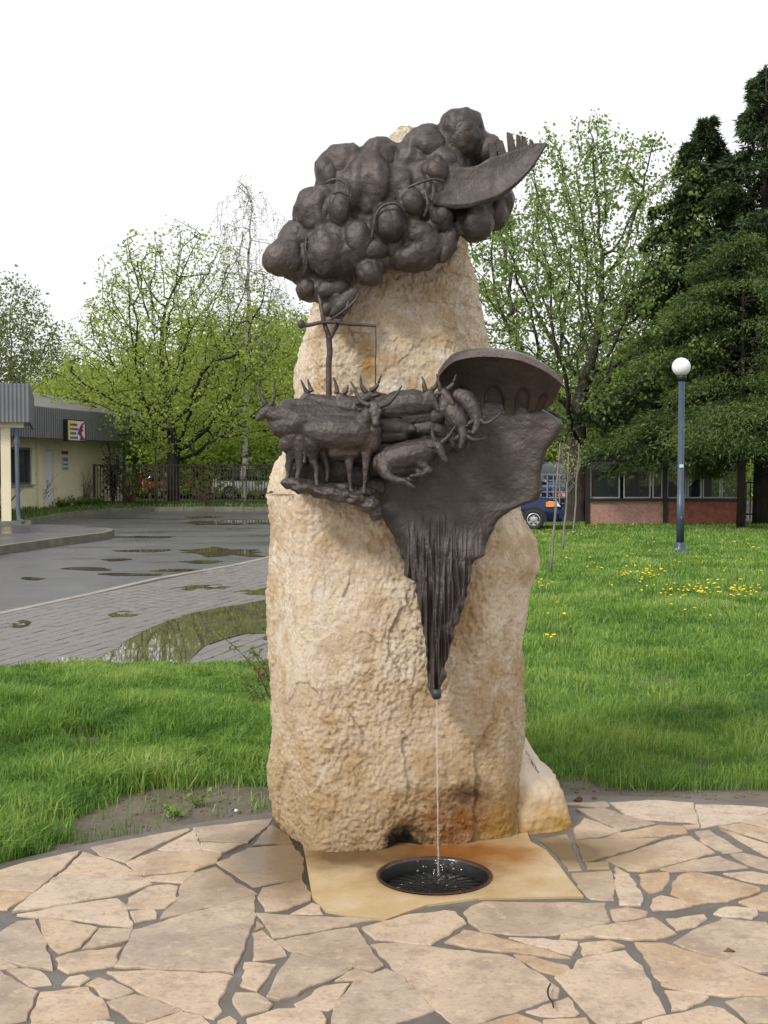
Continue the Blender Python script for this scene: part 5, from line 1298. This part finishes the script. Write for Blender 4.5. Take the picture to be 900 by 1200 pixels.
sub(MB().box(((6.5+kx(867))/2, 38.1, .5), (kx(867)-6.6, .15, 1.0)).build('rear_wall', simple('kiosk_inner_wall', (.14,.10,.08), .8), ki), QI)
sub(MB().prism([(kx(690.5),34.72),(kx(697),34.72),(6.6,38.0),(6.45,38.0)], 0, kt).build('side_wall', M['brick_red'], ki), QI)
for px, w__, h_ in ((716,.6,1.35),(742,.45,1.3),(760,.3,1.6),(800,.8,1.15),(840,.7,1.2)):
    c_ = empty('counter_display', (kx(px), 36.4, 0), label={716:'dark rounded display behind the first kiosk window',742:'dark display rack behind the second kiosk window',760:'slim upright rack beside the kiosk door',800:'dark counter behind the red brick part',840:'dark counter at the right end of the kiosk'}[px], cat='display')
    MB().lathe((0,0,0), [(w__*.5,0),(w__*.55,h_*.5),(w__*.42,h_*.85),(w__*.2,h_)], 10).build('cabinet', M['black'], c_, True); MB().box((0,0,h_*.55),(w__*1.3,.1,.05)).build('shelf', M['alu'], c_)

# ------------------------------------------------------------------ street lamp
lp = G(797, 648); d_ = lp.y
la = empty('street_lamp', lp, label='blue grey street lamp with a round white globe on the right lawn', cat='street lamp')
zg = P(796, 430, d_).z; rg = 10.8*d_/F
MB().lathe((0,0,0), [(.21,0),(.21,.02),(.13,.04),(.11,.10),(.085,.16),(.082,.20)], 20).build('base', M['lamp_blue'], la, True)
MB().lathe((0,0,.2), [(.072,0),(.070,.9),(.062,.905),(.055,zg-.2-rg-.08)], 16).build('pole', M['lamp_blue'], la, True)
MB().lathe((0,0,zg-rg-.10), [(.055,0),(.085,.05),(.09,.11),(.06,.12)], 16).build('globe_collar', M['black'], la, True)
link('globe', mesh_np('globe', ICO4[0]*rg + np.array((-.01,0,zg)), ICO4[1]), M['globe'], la, True)
MB().box((-.005,-.062,P(797,546,d_).z), (.075,.015,.06)).build('sticker', simple('pale_sticker', (.55,.72,.70), .5), la)
MB().box((0,-.068,P(797,606,d_).z), (.02,.012,.02)).build('bolt', M['alu'], la)
MB().box((-.25,-.1,.015), (.5,.35,.03)).build('footing', M['kerb'], la)
# mushroom lamp behind the fence
ml = gp(183, 50.5, .11); e = empty('park_lamp', ml, label='small flat topped park lamp behind the fence left of the maple trunk', cat='park lamp')
zm = P(183, 508, 50.5).z-.11
MB().lathe((0,0,0), [(.06,0),(.045,zm-.1)], 10).build('pole', M['kerb_pale'], e, True); MB().lathe((0,0,zm-.1), [(.10,0),(.30,.05),(.32,.10),(.12,.16)], 16).build('lamp_head', M['alu'], e, True)

# ------------------------------------------------------------------ cars
def make_car(loc, rz, paint, label, L=3.9, Wd=1.65, hh=1.42, wr=.27):
    e = empty('parked_car', loc, rz, label=label, cat='car')
    top = [(-.50,.62),(-.485,.86),(-.44,.90),(-.38,1.0),(-.26,1.0),(-.10,1.0),(.02,.985),(.16,.66),(.20,.64),(.34,.60),(.45,.53),(.495,.44),(.50,.30)]
    V = []; st = [(a*L, b_*hh) for a, b_ in top]; nb = 7; n_ = len(st)
    body_top = [(a, min(b_, hh*(.66 if a < .16*L else .64))) for a, b_ in st]
    def shell(prof, zb_, tumble):
        V = []
        for x, z in prof:
            for yy, f in ((-1, 0), (-1.0, .55), (-.93, .93), (-.72, 1), (.72, 1), (.93, .93), (1.0, .55), (1, 0)):
                z_ = zb_ + (z-zb_)*f; y_ = Wd/2*yy*(1-.05*(abs(x)/(L/2))**4); y_ *= (1-tumble*max(0, (z_-hh*.64)/(hh*.36)))
                V.append((x, y_, z_))
        b = MB(); b.v = V; K_ = 8
        for i in range(len(prof)-1):
            for j in range(K_-1): b.f.append((i*K_+j, (i+1)*K_+j, (i+1)*K_+j+1, i*K_+j+1))
            b.f.append((i*K_+K_-1, (i+1)*K_+K_-1, (i+1)*K_, i*K_))
        b.f.append(tuple(range(K_))); b.f.append(tuple((len(prof)-1)*K_+K_-1-k for k in range(K_))); return b
    bo_ = shell(body_top, .22, 0).build('body', paint, e, True)
    cab = [(-.44*L,.62*hh),(-.36*L,.97*hh),(-.26*L,1.0*hh),(-.05*L,1.0*hh),(.03*L,.97*hh),(.17*L,.63*hh)]
    shell(cab, .60*hh, .22).build('cabin_glass', M['glass'], bo_, True)
    shell([(-.34*L,.975*hh),(-.26*L,1.012*hh),(-.05*L,1.012*hh),(.015*L,.985*hh)], .95*hh, .22).build('roof_panel', paint, bo_, True)
    for s_ in (-1, 1):
        for x in (-.17*L, .02*L): MB().tube([(x, s_*Wd/2*.985, hh*.64), (x+.02, s_*Wd/2*.80, hh*.97)], .025, 5).build('door_pillar', paint, bo_)
        MB().box((.01*L, s_*(Wd/2-.002), .55), (.01, .012, .5)).build('door_gap', M['black'], bo_)
        MB().add([(.497*L-.22, s_*Wd*.40, .60),(.497*L-.03, s_*Wd*.40, .60),(.497*L-.03, s_*(Wd/2-.05), .60),(.497*L-.32, s_*(Wd/2+.004), .62),(.497*L-.22, s_*Wd*.40, .73),(.497*L-.10, s_*Wd*.40, .72),(.497*L-.12, s_*(Wd/2-.06), .72),(.497*L-.34, s_*(Wd/2+.004), .74)], [(3,2,1,0),(4,5,6,7),(0,1,5,4),(1,2,6,5),(2,3,7,6),(3,0,4,7)]).build('headlight', M['lens'], e)
        MB().box((.42*L, s_*(Wd/2+.0), .66), (.20, .05, .13)).build('indicator', M['orange'], e)
        for x in (-.31*L, .315*L):
            c = (x, s_*(Wd/2-.08), wr)
            ar = MB(); m_ = 18; R_ = wr*1.22
            pts = [(x+R_*math.cos(a), s_*(Wd/2+.006), wr+R_*math.sin(a)) for a in np.linspace(-.12, PI+.12, m_)]; pts2 = [(p[0], s_*(Wd/2-.2), p[2]) for p in pts]
            ar.add(pts+pts2, [tuple(range(m_)), tuple(range(m_, 2*m_))[::-1]] + [(i, i+1, m_+i+1, m_+i) for i in range(m_-1)]); ar.build('wheel_arch', M['black'], bo_)
            def ring(prof, name, m, par_):
                b = MB(); n_ = 24
                for r__, y__ in prof:
                    for k in range(n_): w = 2*PI*k/n_; b.v.append((c[0]+r__*math.cos(w), s_*y__, c[2]+r__*math.sin(w)))
                for i in range(len(prof)-1):
                    for k in range(n_): b.f.append((i*n_+k, i*n_+(k+1)%n_, (i+1)*n_+(k+1)%n_, (i+1)*n_+k))
                b.f.append(tuple(range(n_))); b.f.append(tuple((len(prof)-1)*n_+k for k in range(n_))[::-1]); return b.build(name, m, par_, True)
            yo = Wd/2+.015; wh = empty('wheel'); wh.parent = e
            ring([(wr*.6,yo-.19),(wr*.97,yo-.18),(wr,yo-.15),(wr,yo-.04),(wr*.95,yo),(wr*.66,yo+.004),(wr*.64,yo-.03)], 'tyre', M['tyre'], wh)
            ring([(wr*.65,yo-.02),(wr*.62,yo),(wr*.50,yo-.015),(wr*.2,yo+.005),(wr*.05,yo+.008)], 'rim', M['rim'], wh)
            for k in range(6):
                w = 2*PI*k/6; hx_, hz_ = c[0]+wr*.42*math.cos(w), c[2]+wr*.42*math.sin(w)
                MB().box((hx_, s_*(yo-.002), hz_), (wr*.18, .012, wr*.14)).build('rim_slot', M['black'], wh)
    MB().box((.50*L-.02, 0, .40), (.12, Wd*.96, .20)).build('front_bumper', paint, e); MB().box((-.50*L+.02, 0, .42), (.12, Wd*.96, .22)).build('rear_bumper', paint, e)
    MB().box((.498*L, 0, .62), (.03, Wd*.5, .10)).build('grille', M['black'], e)
    return e
cl = G(624, 621); wr_ = .27
make_car((cl.x-.315*3.9*math.cos(-.12)+.10, cl.y+.75, 0), -.12, M['car_blue'], 'dark blue hatchback partly hidden behind the boulder, front wheel and orange indicator showing')
make_car((X(652, 43, .7), 43, 0), -1.2, M['car_blue'], 'second dark blue car parked behind the pale lattice fence', 4.2, 1.7, 1.75)
make_car((X(300, 57, .7), 57, .11), .1, M['car_white'], 'white car parked behind the iron fence near the boulder')
make_car((X(243, 60, .7), 60, .11), 3.3, M['car_white'], 'white car parked behind the iron fence right of the maple trunk')
make_car((X(213, 58, .7), 58, .11), .3, simple('red_car_paint', (.30,.05,.03), .25), 'dull red car behind the iron fence at the maple trunk')
# pale lattice fence in front of the second blue car
e = empty('lattice_fence', (X(612,38.5,0), 38.5, 0), label='pale blue lattice fence panel behind the blue hatchback, left of the chestnut trunk', cat='fence')
z0_, z1_ = P(650,590,38.5).z, P(650,556,38.5).z; Lx = X(670,38.5,0)-X(612,38.5,0)
for i in range(9): MB().box((Lx*i/8, 0, (z0_+z1_)/2), (.03,.03,z1_-z0_)).build('upright', M['poster'], e)
for i in range(6): MB().box((Lx/2, .03, z0_+(z1_-z0_)*i/5), (Lx,.025,.03)).build('rail', M['poster'], e)
for x in (0, Lx): MB().box((x, 0, z1_/2), (.07,.07,z1_+.05)).build('post', M['frame_blue'], e)
MB().box((Lx/2, .05, z0_*.5), (Lx, .05, z0_*.55)).build('kick_board', M['frame_blue'], e)
# dark bollard rail by the car
# ------------------------------------------------------------------ saplings
for (px, py, tp, lean, lab) in ((645,672,520,10,'nearest thin bare sapling on the lawn right of the boulder'),(660,648,530,6,'second thin bare sapling, behind the nearest one'),(672,629,520,6,'farthest thin bare sapling, in front of the chestnut trunk')):
    g0 = G(px, py); e = empty('sapling', g0, label=lab, cat='sapling', group='thin saplings on the lawn'); h_ = P(px, tp, g0.y).z; r1 = random.Random(px)
    lx = lean*g0.y/F; pts = [(lx*t + r1.uniform(-.012,.012), r1.uniform(-.01,.01), h_*t) for t in np.linspace(0,1,9)]
    MB().tube(pts, [.024-.014*i/8 for i in range(9)], 7).build('trunk', M['twig_pale'], e, True)
    b = MB()
    for i in range(16):
        t = r1.uniform(.55,1); p0 = Vector((lx*t,0,h_*t)); a = r1.uniform(0,2*PI); L_ = r1.uniform(.15,.45)*(1.4-t)*1.6
        b.tube([p0, p0+Vector((math.cos(a)*L_*.4, math.sin(a)*L_*.4, L_*.35)), p0+Vector((math.cos(a)*L_*.6, math.sin(a)*L_*.6, L_*1.0))], [.006,.004,.002], 4, False)
    b.build('twigs', M['twig_pale'], e)
    r2 = np.random.default_rng(px); c = np.stack([lx*.9+r2.normal(size=60)*.12, r2.normal(size=60)*.12, h_*r2.uniform(.76,1.08,60)], 1); V, Fq = leaves_np(c, .045, .7, .2, r2); me = mesh_np('crown', V, Fq); set_rnd(me, r2.uniform(0,1,60)); link('crown', me, M['leaf_yellow'], e)
# ------------------------------------------------------------------ shrubs
def bare_shrub(px, py, Y, z, h, w, n_, mat, label, leafm=None, nleaf=0, seed=0, r0=.008, ls=.05, cat='shrub', name='bare_shrub'):
    r1 = random.Random(seed); e = empty(name, (X(px, Y, z), Y, z), label=label, cat=cat); b = MB(); tips = []
    for i in range(n_):
        a = r1.uniform(0, 2*PI); q = Vector((r1.uniform(-.1,.1)*w, r1.uniform(-.1,.1)*w, 0)); H_ = h*r1.uniform(.55,1.05); pts = [q]
        for s_ in range(1, 6): t = s_/5; pts.append(q + Vector((math.cos(a)*w*.5*t**1.3 + r1.uniform(-.03,.03)*w, math.sin(a)*w*.5*t**1.3, H_*t)))
        b.tube(pts, [r0*(1.1-.8*k/5) for k in range(6)], 4, False); tips += pts[2:]
        for _ in range(3):
            p0 = pts[r1.randint(1,4)]; d_ = Vector((r1.uniform(-1,1), r1.uniform(-1,1), r1.uniform(.2,1)))*h*.16; b.tube([p0, p0+d_*.5+Vector((0,0,.01)), p0+d_], [r0*.6, r0*.45, r0*.25], 3, False); tips += [p0+d_]
    b.build('stems', mat, e)
    if nleaf:
        r2 = np.random.default_rng(seed); T_ = np.array([tuple(t) for t in tips]); c = T_[r2.choice(len(T_), nleaf)] + r2.normal(size=(nleaf,3))*h*.05; V, Fq = leaves_np(c, ls, .6, 0, r2); me = mesh_np('foliage', V, Fq); set_rnd(me, r2.uniform(0,1,nleaf)); link('foliage', me, leafm, e)
    return e
M['twig_red'] = m_bark('red_twig_bark', (.11,.055,.045), (.24,.14,.11), 30)
bare_shrub(44, 0, 43.5, .11, 1.25, 1.3, 22, M['twig_red'], 'reddish bare shrub against the yellow wall under the window', seed=2, r0=.012)
bare_shrub(3, 0, 38.5, .11, 1.2, 1.2, 18, M['twig_red'], 'reddish bare shrub behind the cream column', seed=3, r0=.012)
bare_shrub(99, 0, 46.6, .11, 1.5, 1.1, 20, M['twig_red'], 'pale bare shrub against the yellow wall beside the fence end', M['verge_grass'], 60, seed=4, r0=.012)
bare_shrub(152, 0, 47.2, .11, 1.6, 1.6, 26, M['twig_red'], 'brownish bare shrub behind the left end of the fence', M['leaf_back'], 260, seed=6, r0=.014, ls=.08)
bare_shrub(238, 0, 47.4, .11, 1.5, 1.6, 22, M['twig_red'], 'brownish bare shrub behind the fence right of the maple trunk', M['leaf_back'], 300, seed=7, r0=.014, ls=.08)
bare_shrub(133, 0, 47.0, .11, 2.25, .5, 16, M['bark_dark'], 'narrow dark upright shrub behind the left end of the fence', M['needle'], 900, seed=5, r0=.016, ls=.10)
for px, w__, lab in ((72,.9,'blue green perennial clump left in the bed by the door'),(92,.9,'blue green perennial clump under the bare shrub in the bed'),(108,.8,'green perennial clump at the fence end'),(18,1.0,'green clump at the foot of the column bed')):
    bare_shrub(px, 0, 43.2+.03*px*.6, .11, .36, w__, 26, M['stem'], lab, M['verge_grass'] if px != 72 else M['leaf_chest'], 420, seed=px, r0=.006, ls=.10, cat='plant', name='perennial_plant')
# thorny shrub at the left side of the boulder
sb_ = G(322, 832); e = empty('thorny_shrub', sb_, label='thorny arching shrub sprouting from the grass at the left side of the boulder', cat='shrub'); r1 = random.Random(11)
b = MB(); tips = []
def bz(pl): return smoothline([P(x, y, sb_.y + o) - sb_ for x, y, o in pl], 5)
for pl, r_s in (([(322,832,0),(303,790,0),(285,768,.05),(268,752,.1),(255,742,.1)], .006),([(324,830,0),(312,788,-.05),(300,770,-.05),(294,760,-.05)], .004),([(326,830,.0),(318,790,0),(306,772,0),(297,765,0)], .004),([(318,835,.1),(300,812,.1),(285,795,.1),(268,785,.1)], .004),([(330,820,0),(322,775,0),(314,745,0),(311,735,0)], .004),([(322,840,0),(308,815,-.1),(303,795,-.1),(305,780,-.1)], .004),([(326,842,0),(310,830,-.05),(295,815,-.05),(288,805,-.1)], .003)):
    pts = bz(pl); b.tube(pts, [r_s*(1.1-.8*i/(len(pts)-1)) for i in range(len(pts))], 5, False); tips += pts[3:]
    for _ in range(9):
        p0 = pts[r1.randint(2, len(pts)-1)]; d_ = Vector((r1.uniform(-1,1), r1.uniform(-1,1), r1.uniform(-.3,1)))*r1.uniform(.03,.10); b.tube([p0, p0+d_*.6, p0+d_+Vector((0,0,.01))], [.0025,.002,.001], 3, False); tips.append(p0+d_)
b.build('stems', M['twig'], e)
r2 = np.random.default_rng(5); T_ = np.array([tuple(t) for t in tips]); c = T_[r2.choice(len(T_), 520)] + r2.normal(size=(520,3))*.015; V, Fq = leaves_np(c, .026, .5, 0, r2); me = mesh_np('foliage', V, Fq); set_rnd(me, r2.uniform(0,.6,520)); link('foliage', me, M['leaf_chest'], e)
c = T_[r2.choice(len(T_), 26)]; c = c[c[:,0] > -.18]; V, Fq = leaves_np(c, .05, .7, .5, r2); link('dried_leaves', mesh_np('dried_leaves', V, Fq), M['rust'], e)

# ------------------------------------------------------------------ grass
def soilmask(x, y):      # bare trodden soil: patches seen in the photograph
    m = np.zeros(len(x))
    for px, py, rx, ry in ((220,948,110,21),(150,962,62,18),(270,935,60,14),(115,872,40,7),(120,975,28,10),(330,955,40,18),(90,995,40,5),(760,934,130,6),(880,945,60,6),(680,930,40,10),(90,855,20,4)):
        c_ = G(px, py); ax = rx*c_.y/F; ay = ry*c_.y**2/(H*F); m = np.maximum(m, 1.25-np.sqrt(((x-c_.x)/ax)**2+((y-c_.y)/ay)**2)*.85)
    return m
def blades(name, N_, samp, poly, hfn, wfn, mat, seed, label, z=0.0, mask=True):
    r_ = np.random.default_rng(seed); x, y = samp(r_, N_); q = np.stack([x, y], 1); k = inpoly(q, poly) & (np.hypot(x-TC.x, y-TC.y) > TR+.0+.05*pn(np.stack([x*5,y*5,x*0],1)))
    x, y = x[k], y[k]; nz_ = pn(np.stack([x*1.3, y*1.3, x*0], 1)); n2 = pn(np.stack([x*4, y*4, x*0+5], 1))
    if mask:
        m = soilmask(x, y) + n2*.45; thin_ = np.clip(pn(np.stack([x*2.1, y*2.1, x*0+31], 1))*1.6-.25, 0, .75); k = (r_.uniform(0,1,len(x)) > np.clip(m*2.2, 0, .985)) & (r_.uniform(0,1,len(x)) > thin_); rim_ = np.hypot(x-TC.x, y-TC.y)-TR; k &= r_.uniform(0,1,len(x)) < np.clip(rim_/.12 + .35 + n2, .08, 1)
        x, y, nz_, n2 = x[k], y[k], nz_[k], n2[k]; m = m[k]
    else: m = x*0
    n_ = len(x); h_ = hfn(x, y)*np.clip(1+.7*nz_+.55*n2, .3, 2.2)*r_.uniform(.55,1.25,n_)*np.clip(1.1-np.clip(m,0,1)*.6, .4, 1); w_ = wfn(x, y)*r_.uniform(.7,1.3,n_)
    a = r_.uniform(0, 2*PI, n_); f = a*.0 + pn(np.stack([x*.9, y*.9, x*0+11], 1))*3.2 + r_.normal(size=n_)*1.7; ln = h_*np.clip(r_.normal(.5,.38,n_), .03, 1.4)
    B = np.stack([x, y, np.full(n_, z)], 1); wd = np.stack([np.cos(a), np.sin(a), a*0], 1)*w_[:,None]/2; ld = np.stack([np.cos(f), np.sin(f), f*0], 1)
    m1 = B + ld*(ln*.33)[:,None] + np.array([[0,0,1]])*(h_*.62)[:,None]; t_ = B + ld*ln[:,None]*1.1 + np.array([[0,0,1]])*(h_*(1-.25*ln/h_))[:,None]
    V = np.stack([B-wd, B+wd, m1-wd*.8, m1+wd*.8, t_], 1).reshape(-1,3); base = np.arange(n_)*5
    me = bpy.data.meshes.new(name); Fq = np.stack([base, base+1, base+3, base+2], 1); Ft = np.stack([base+2, base+3, base+4], 1)
    me.vertices.add(len(V)); me.vertices.foreach_set('co', V.astype(np.float32).ravel()); lv = np.concatenate([Fq.ravel(), Ft.ravel()]).astype(np.int32); me.loops.add(len(lv)); me.loops.foreach_set('vertex_index', lv)
    me.polygons.add(2*n_); me.polygons.foreach_set('loop_start', np.concatenate([np.arange(0, 4*n_, 4), 4*n_+np.arange(0, 3*n_, 3)]).astype(np.int32)); me.update(calc_edges=True)
    rv_ = np.clip(r_.uniform(0,1,n_)**1.2*.85 + .45*nz_ + .25*n2, 0, 1); set_rnd(me, np.concatenate([rv_, rv_])); return link(name, me, mat, kind='stuff', label=label, cat='grass')
lp_np = [tuple(p.xy) for p in lawn_poly]
blades('near_grass', 190000, lambda r_, n: ((lambda y: (r_.uniform(-.36, .02, n)*y, y))(4.6 + 5.6*r_.uniform(0,1,n)**.85)), lp_np, lambda x, y: np.clip((.09-.02*x)*np.clip((11.5-y)/3.5, .45, 1), .04, .15), lambda x, y: .0055+.0006*(y-5), M['grass'], 51, 'lush uneven grass left of the boulder')
blades('lawn_grass', 205000, lambda r_, n: ((lambda y: (r_.uniform(.03, .36, n)*y, y))(6.2*np.exp(r_.uniform(0,1,n)*math.log(36/6.2)))), lp_np, lambda x, y: np.clip(.085-.0010*(y-7), .05, .09), lambda x, y: np.clip(.0042+.00085*(y-6), .004, .022), M['grass'], 52, 'green lawn with dandelions right of the boulder')
vp = [tuple(p.xy) for p in vk] + [(1,47),(-7,52),(bB.x,bB.y),(bA.x-1,bA.y-4)]
blades('verge_grass', 26000, lambda r_, n: (r_.uniform(-17, 0, n), r_.uniform(30, 49, n)), vp, lambda x, y: .13+0*x, lambda x, y: .03+0*x, M['verge_grass'], 53, 'pale green weeds in the bed before the yellow building', .11, False)
# dandelions
hd = MB(); hd.lathe((0,0,0), [(.004,-.008),(.018,.0),(.020,.006),(.012,.011)], 8)
st_ = MB().tube([(0,0,0),(.004,.003,.06),(.006,0,.125)], .0025, 4)
pm = None; r1 = random.Random(77); nd_ = 0
cl_ = [(755,672,26,6,24,'in the dense patch below left of the street lamp foot'),(800,693,52,9,46,'in the wide patch in front of the street lamp'),(870,692,36,10,40,'in the patch at the right edge of the lawn'),(690,667,16,4,5,'between the nearest sapling and the lamp patch'),(640,684,14,3,7,'at the foot of the nearest sapling'),(650,745,12,6,3,'low down beside the right flank of the boulder'),(640,626,26,4,16,'around the front wheel of the blue car'),(700,616,60,5,14,'at the far lawn edge before the kiosk'),(760,655,90,16,22,'scattered round the street lamp'),(880,640,20,10,6,'far right behind the lamp'),(645,718,20,10,3,'close to the right flank of the boulder'),(840,720,60,12,4,'in the open near grass below the patches')]
for px, py, rx, ry, n_, where in cl_:
    for _ in range(n_):
        qx, qy = px + r1.gauss(0,1)*rx*.55, py + r1.gauss(0,1)*ry*.55
        if qx < 632 or qy < 614: continue
        g0 = G(qx, qy, .09)
        if pm is None:
            e = empty('dandelion', (0,0,0)); s1_ = st_.build('stem', M['stem'], e); h1_ = hd.build('flower_head', M['petal'], e); h1_.location = (.006,0,.118); pm = (s1_.data, h1_.data)
        else:
            e = empty('dandelion', (0,0,0))
            for nm, dt in (('stem', pm[0]), ('flower_head', pm[1])):
                o = bpy.data.objects.new(nm, dt); COL.objects.link(o); o.parent = e
                if nm == 'flower_head': o.location = (.006,0,.118)
        sc = r1.uniform(.6,1.15)*(1+.03*max(0,g0.y-14)); e.location = (g0.x, g0.y, 0); e.scale = (sc,sc,r1.uniform(.75,1.1)); e.rotation_euler = (r1.uniform(-.2,.35), r1.uniform(-.2,.2), r1.uniform(0,6))
        tag(e, 'small yellow dandelion ' + where, 'dandelion', 'dandelions ' + where)
# soil crumbs
n_ = 2600; r_ = np.random.default_rng(9); x, y = r_.uniform(-2.6, 3.0, n_), r_.uniform(5.0, 7.4, n_); k = (soilmask(x, y) > .2) & (np.hypot(x-TC.x, y-TC.y) > TR+.02); x, y = x[k], y[k]; v_, f_ = ico(1)
s_ = r_.uniform(.003,.012,(len(x),1,1)); V = (v_[None]*s_*np.array([1,1,.6]) + np.stack([x,y,s_[:,0,0]*.2],1)[:,None]).reshape(-1,3); Fq = (f_[None]+(np.arange(len(x))*len(v_))[:,None,None]).reshape(-1,3)
link('soil_crumbs', mesh_np('soil_crumbs', V, Fq), M['soil'], kind='stuff', label='crumbs of bare soil along the rim of the paving', cat='soil')
# curled twig, pebble, dried leaves
tw = smoothline([G(x, y, .04) for x, y in ((645,1153),(642,1160),(643,1168),(647,1174),(649,1181))]); MB().tube(tw, [.003]*(len(tw)-1)+[.0015], 6).build('curled_twig', M['bark_dark'], None, True, label='small dark curled twig lying on the flagstones in front', cat='twig')
for (px, py, s_, lab) in ((277,950,.012,'white pebble on the bare soil left of the boulder'),):
    c = G(px, py, .008); me = mesh_np('pebble', ICO3[0]*np.array((s_,s_*.8,s_*.6)) + np.array(c), ICO3[1]); displace(me, lambda v: .002*pn(v*80)); link('pebble', me, M['white'], None, True, label=lab, cat='pebble')
for (px, py, lab) in ((683,936,'brown dried leaf at the rim of the paving beside the boulder'),(693,934,'second brown dried leaf, right of the other by the paving rim'),(862,1115,'tiny dried leaf on the flagstones at the right')):
    c = G(px, py, .03); V, Fq = leaves_np(np.array([tuple(c)]*1), .06, .6, 0, np.random.default_rng(px)); me = mesh_np('dried_leaf', V, Fq); o = link('dried_leaf', me, M['rust'], label=lab, cat='leaf'); md = o.modifiers.new('t', 'SOLIDIFY'); md.thickness = .002
for (px, py, lab) in ((230,946,'small green weed sprouting on the bare soil'),(205,957,'flat green weed by the rim of the paving, left on the bare soil'),(300,905,'leafy weed in the grass close to the boulder')):
    c = G(px, py); bare_shrub(px, py, c.y, 0, .07, .16, 9, M['stem'], lab, M['leaf_chest'], 40, seed=px, r0=.002, ls=.03, cat='weed', name='weed')
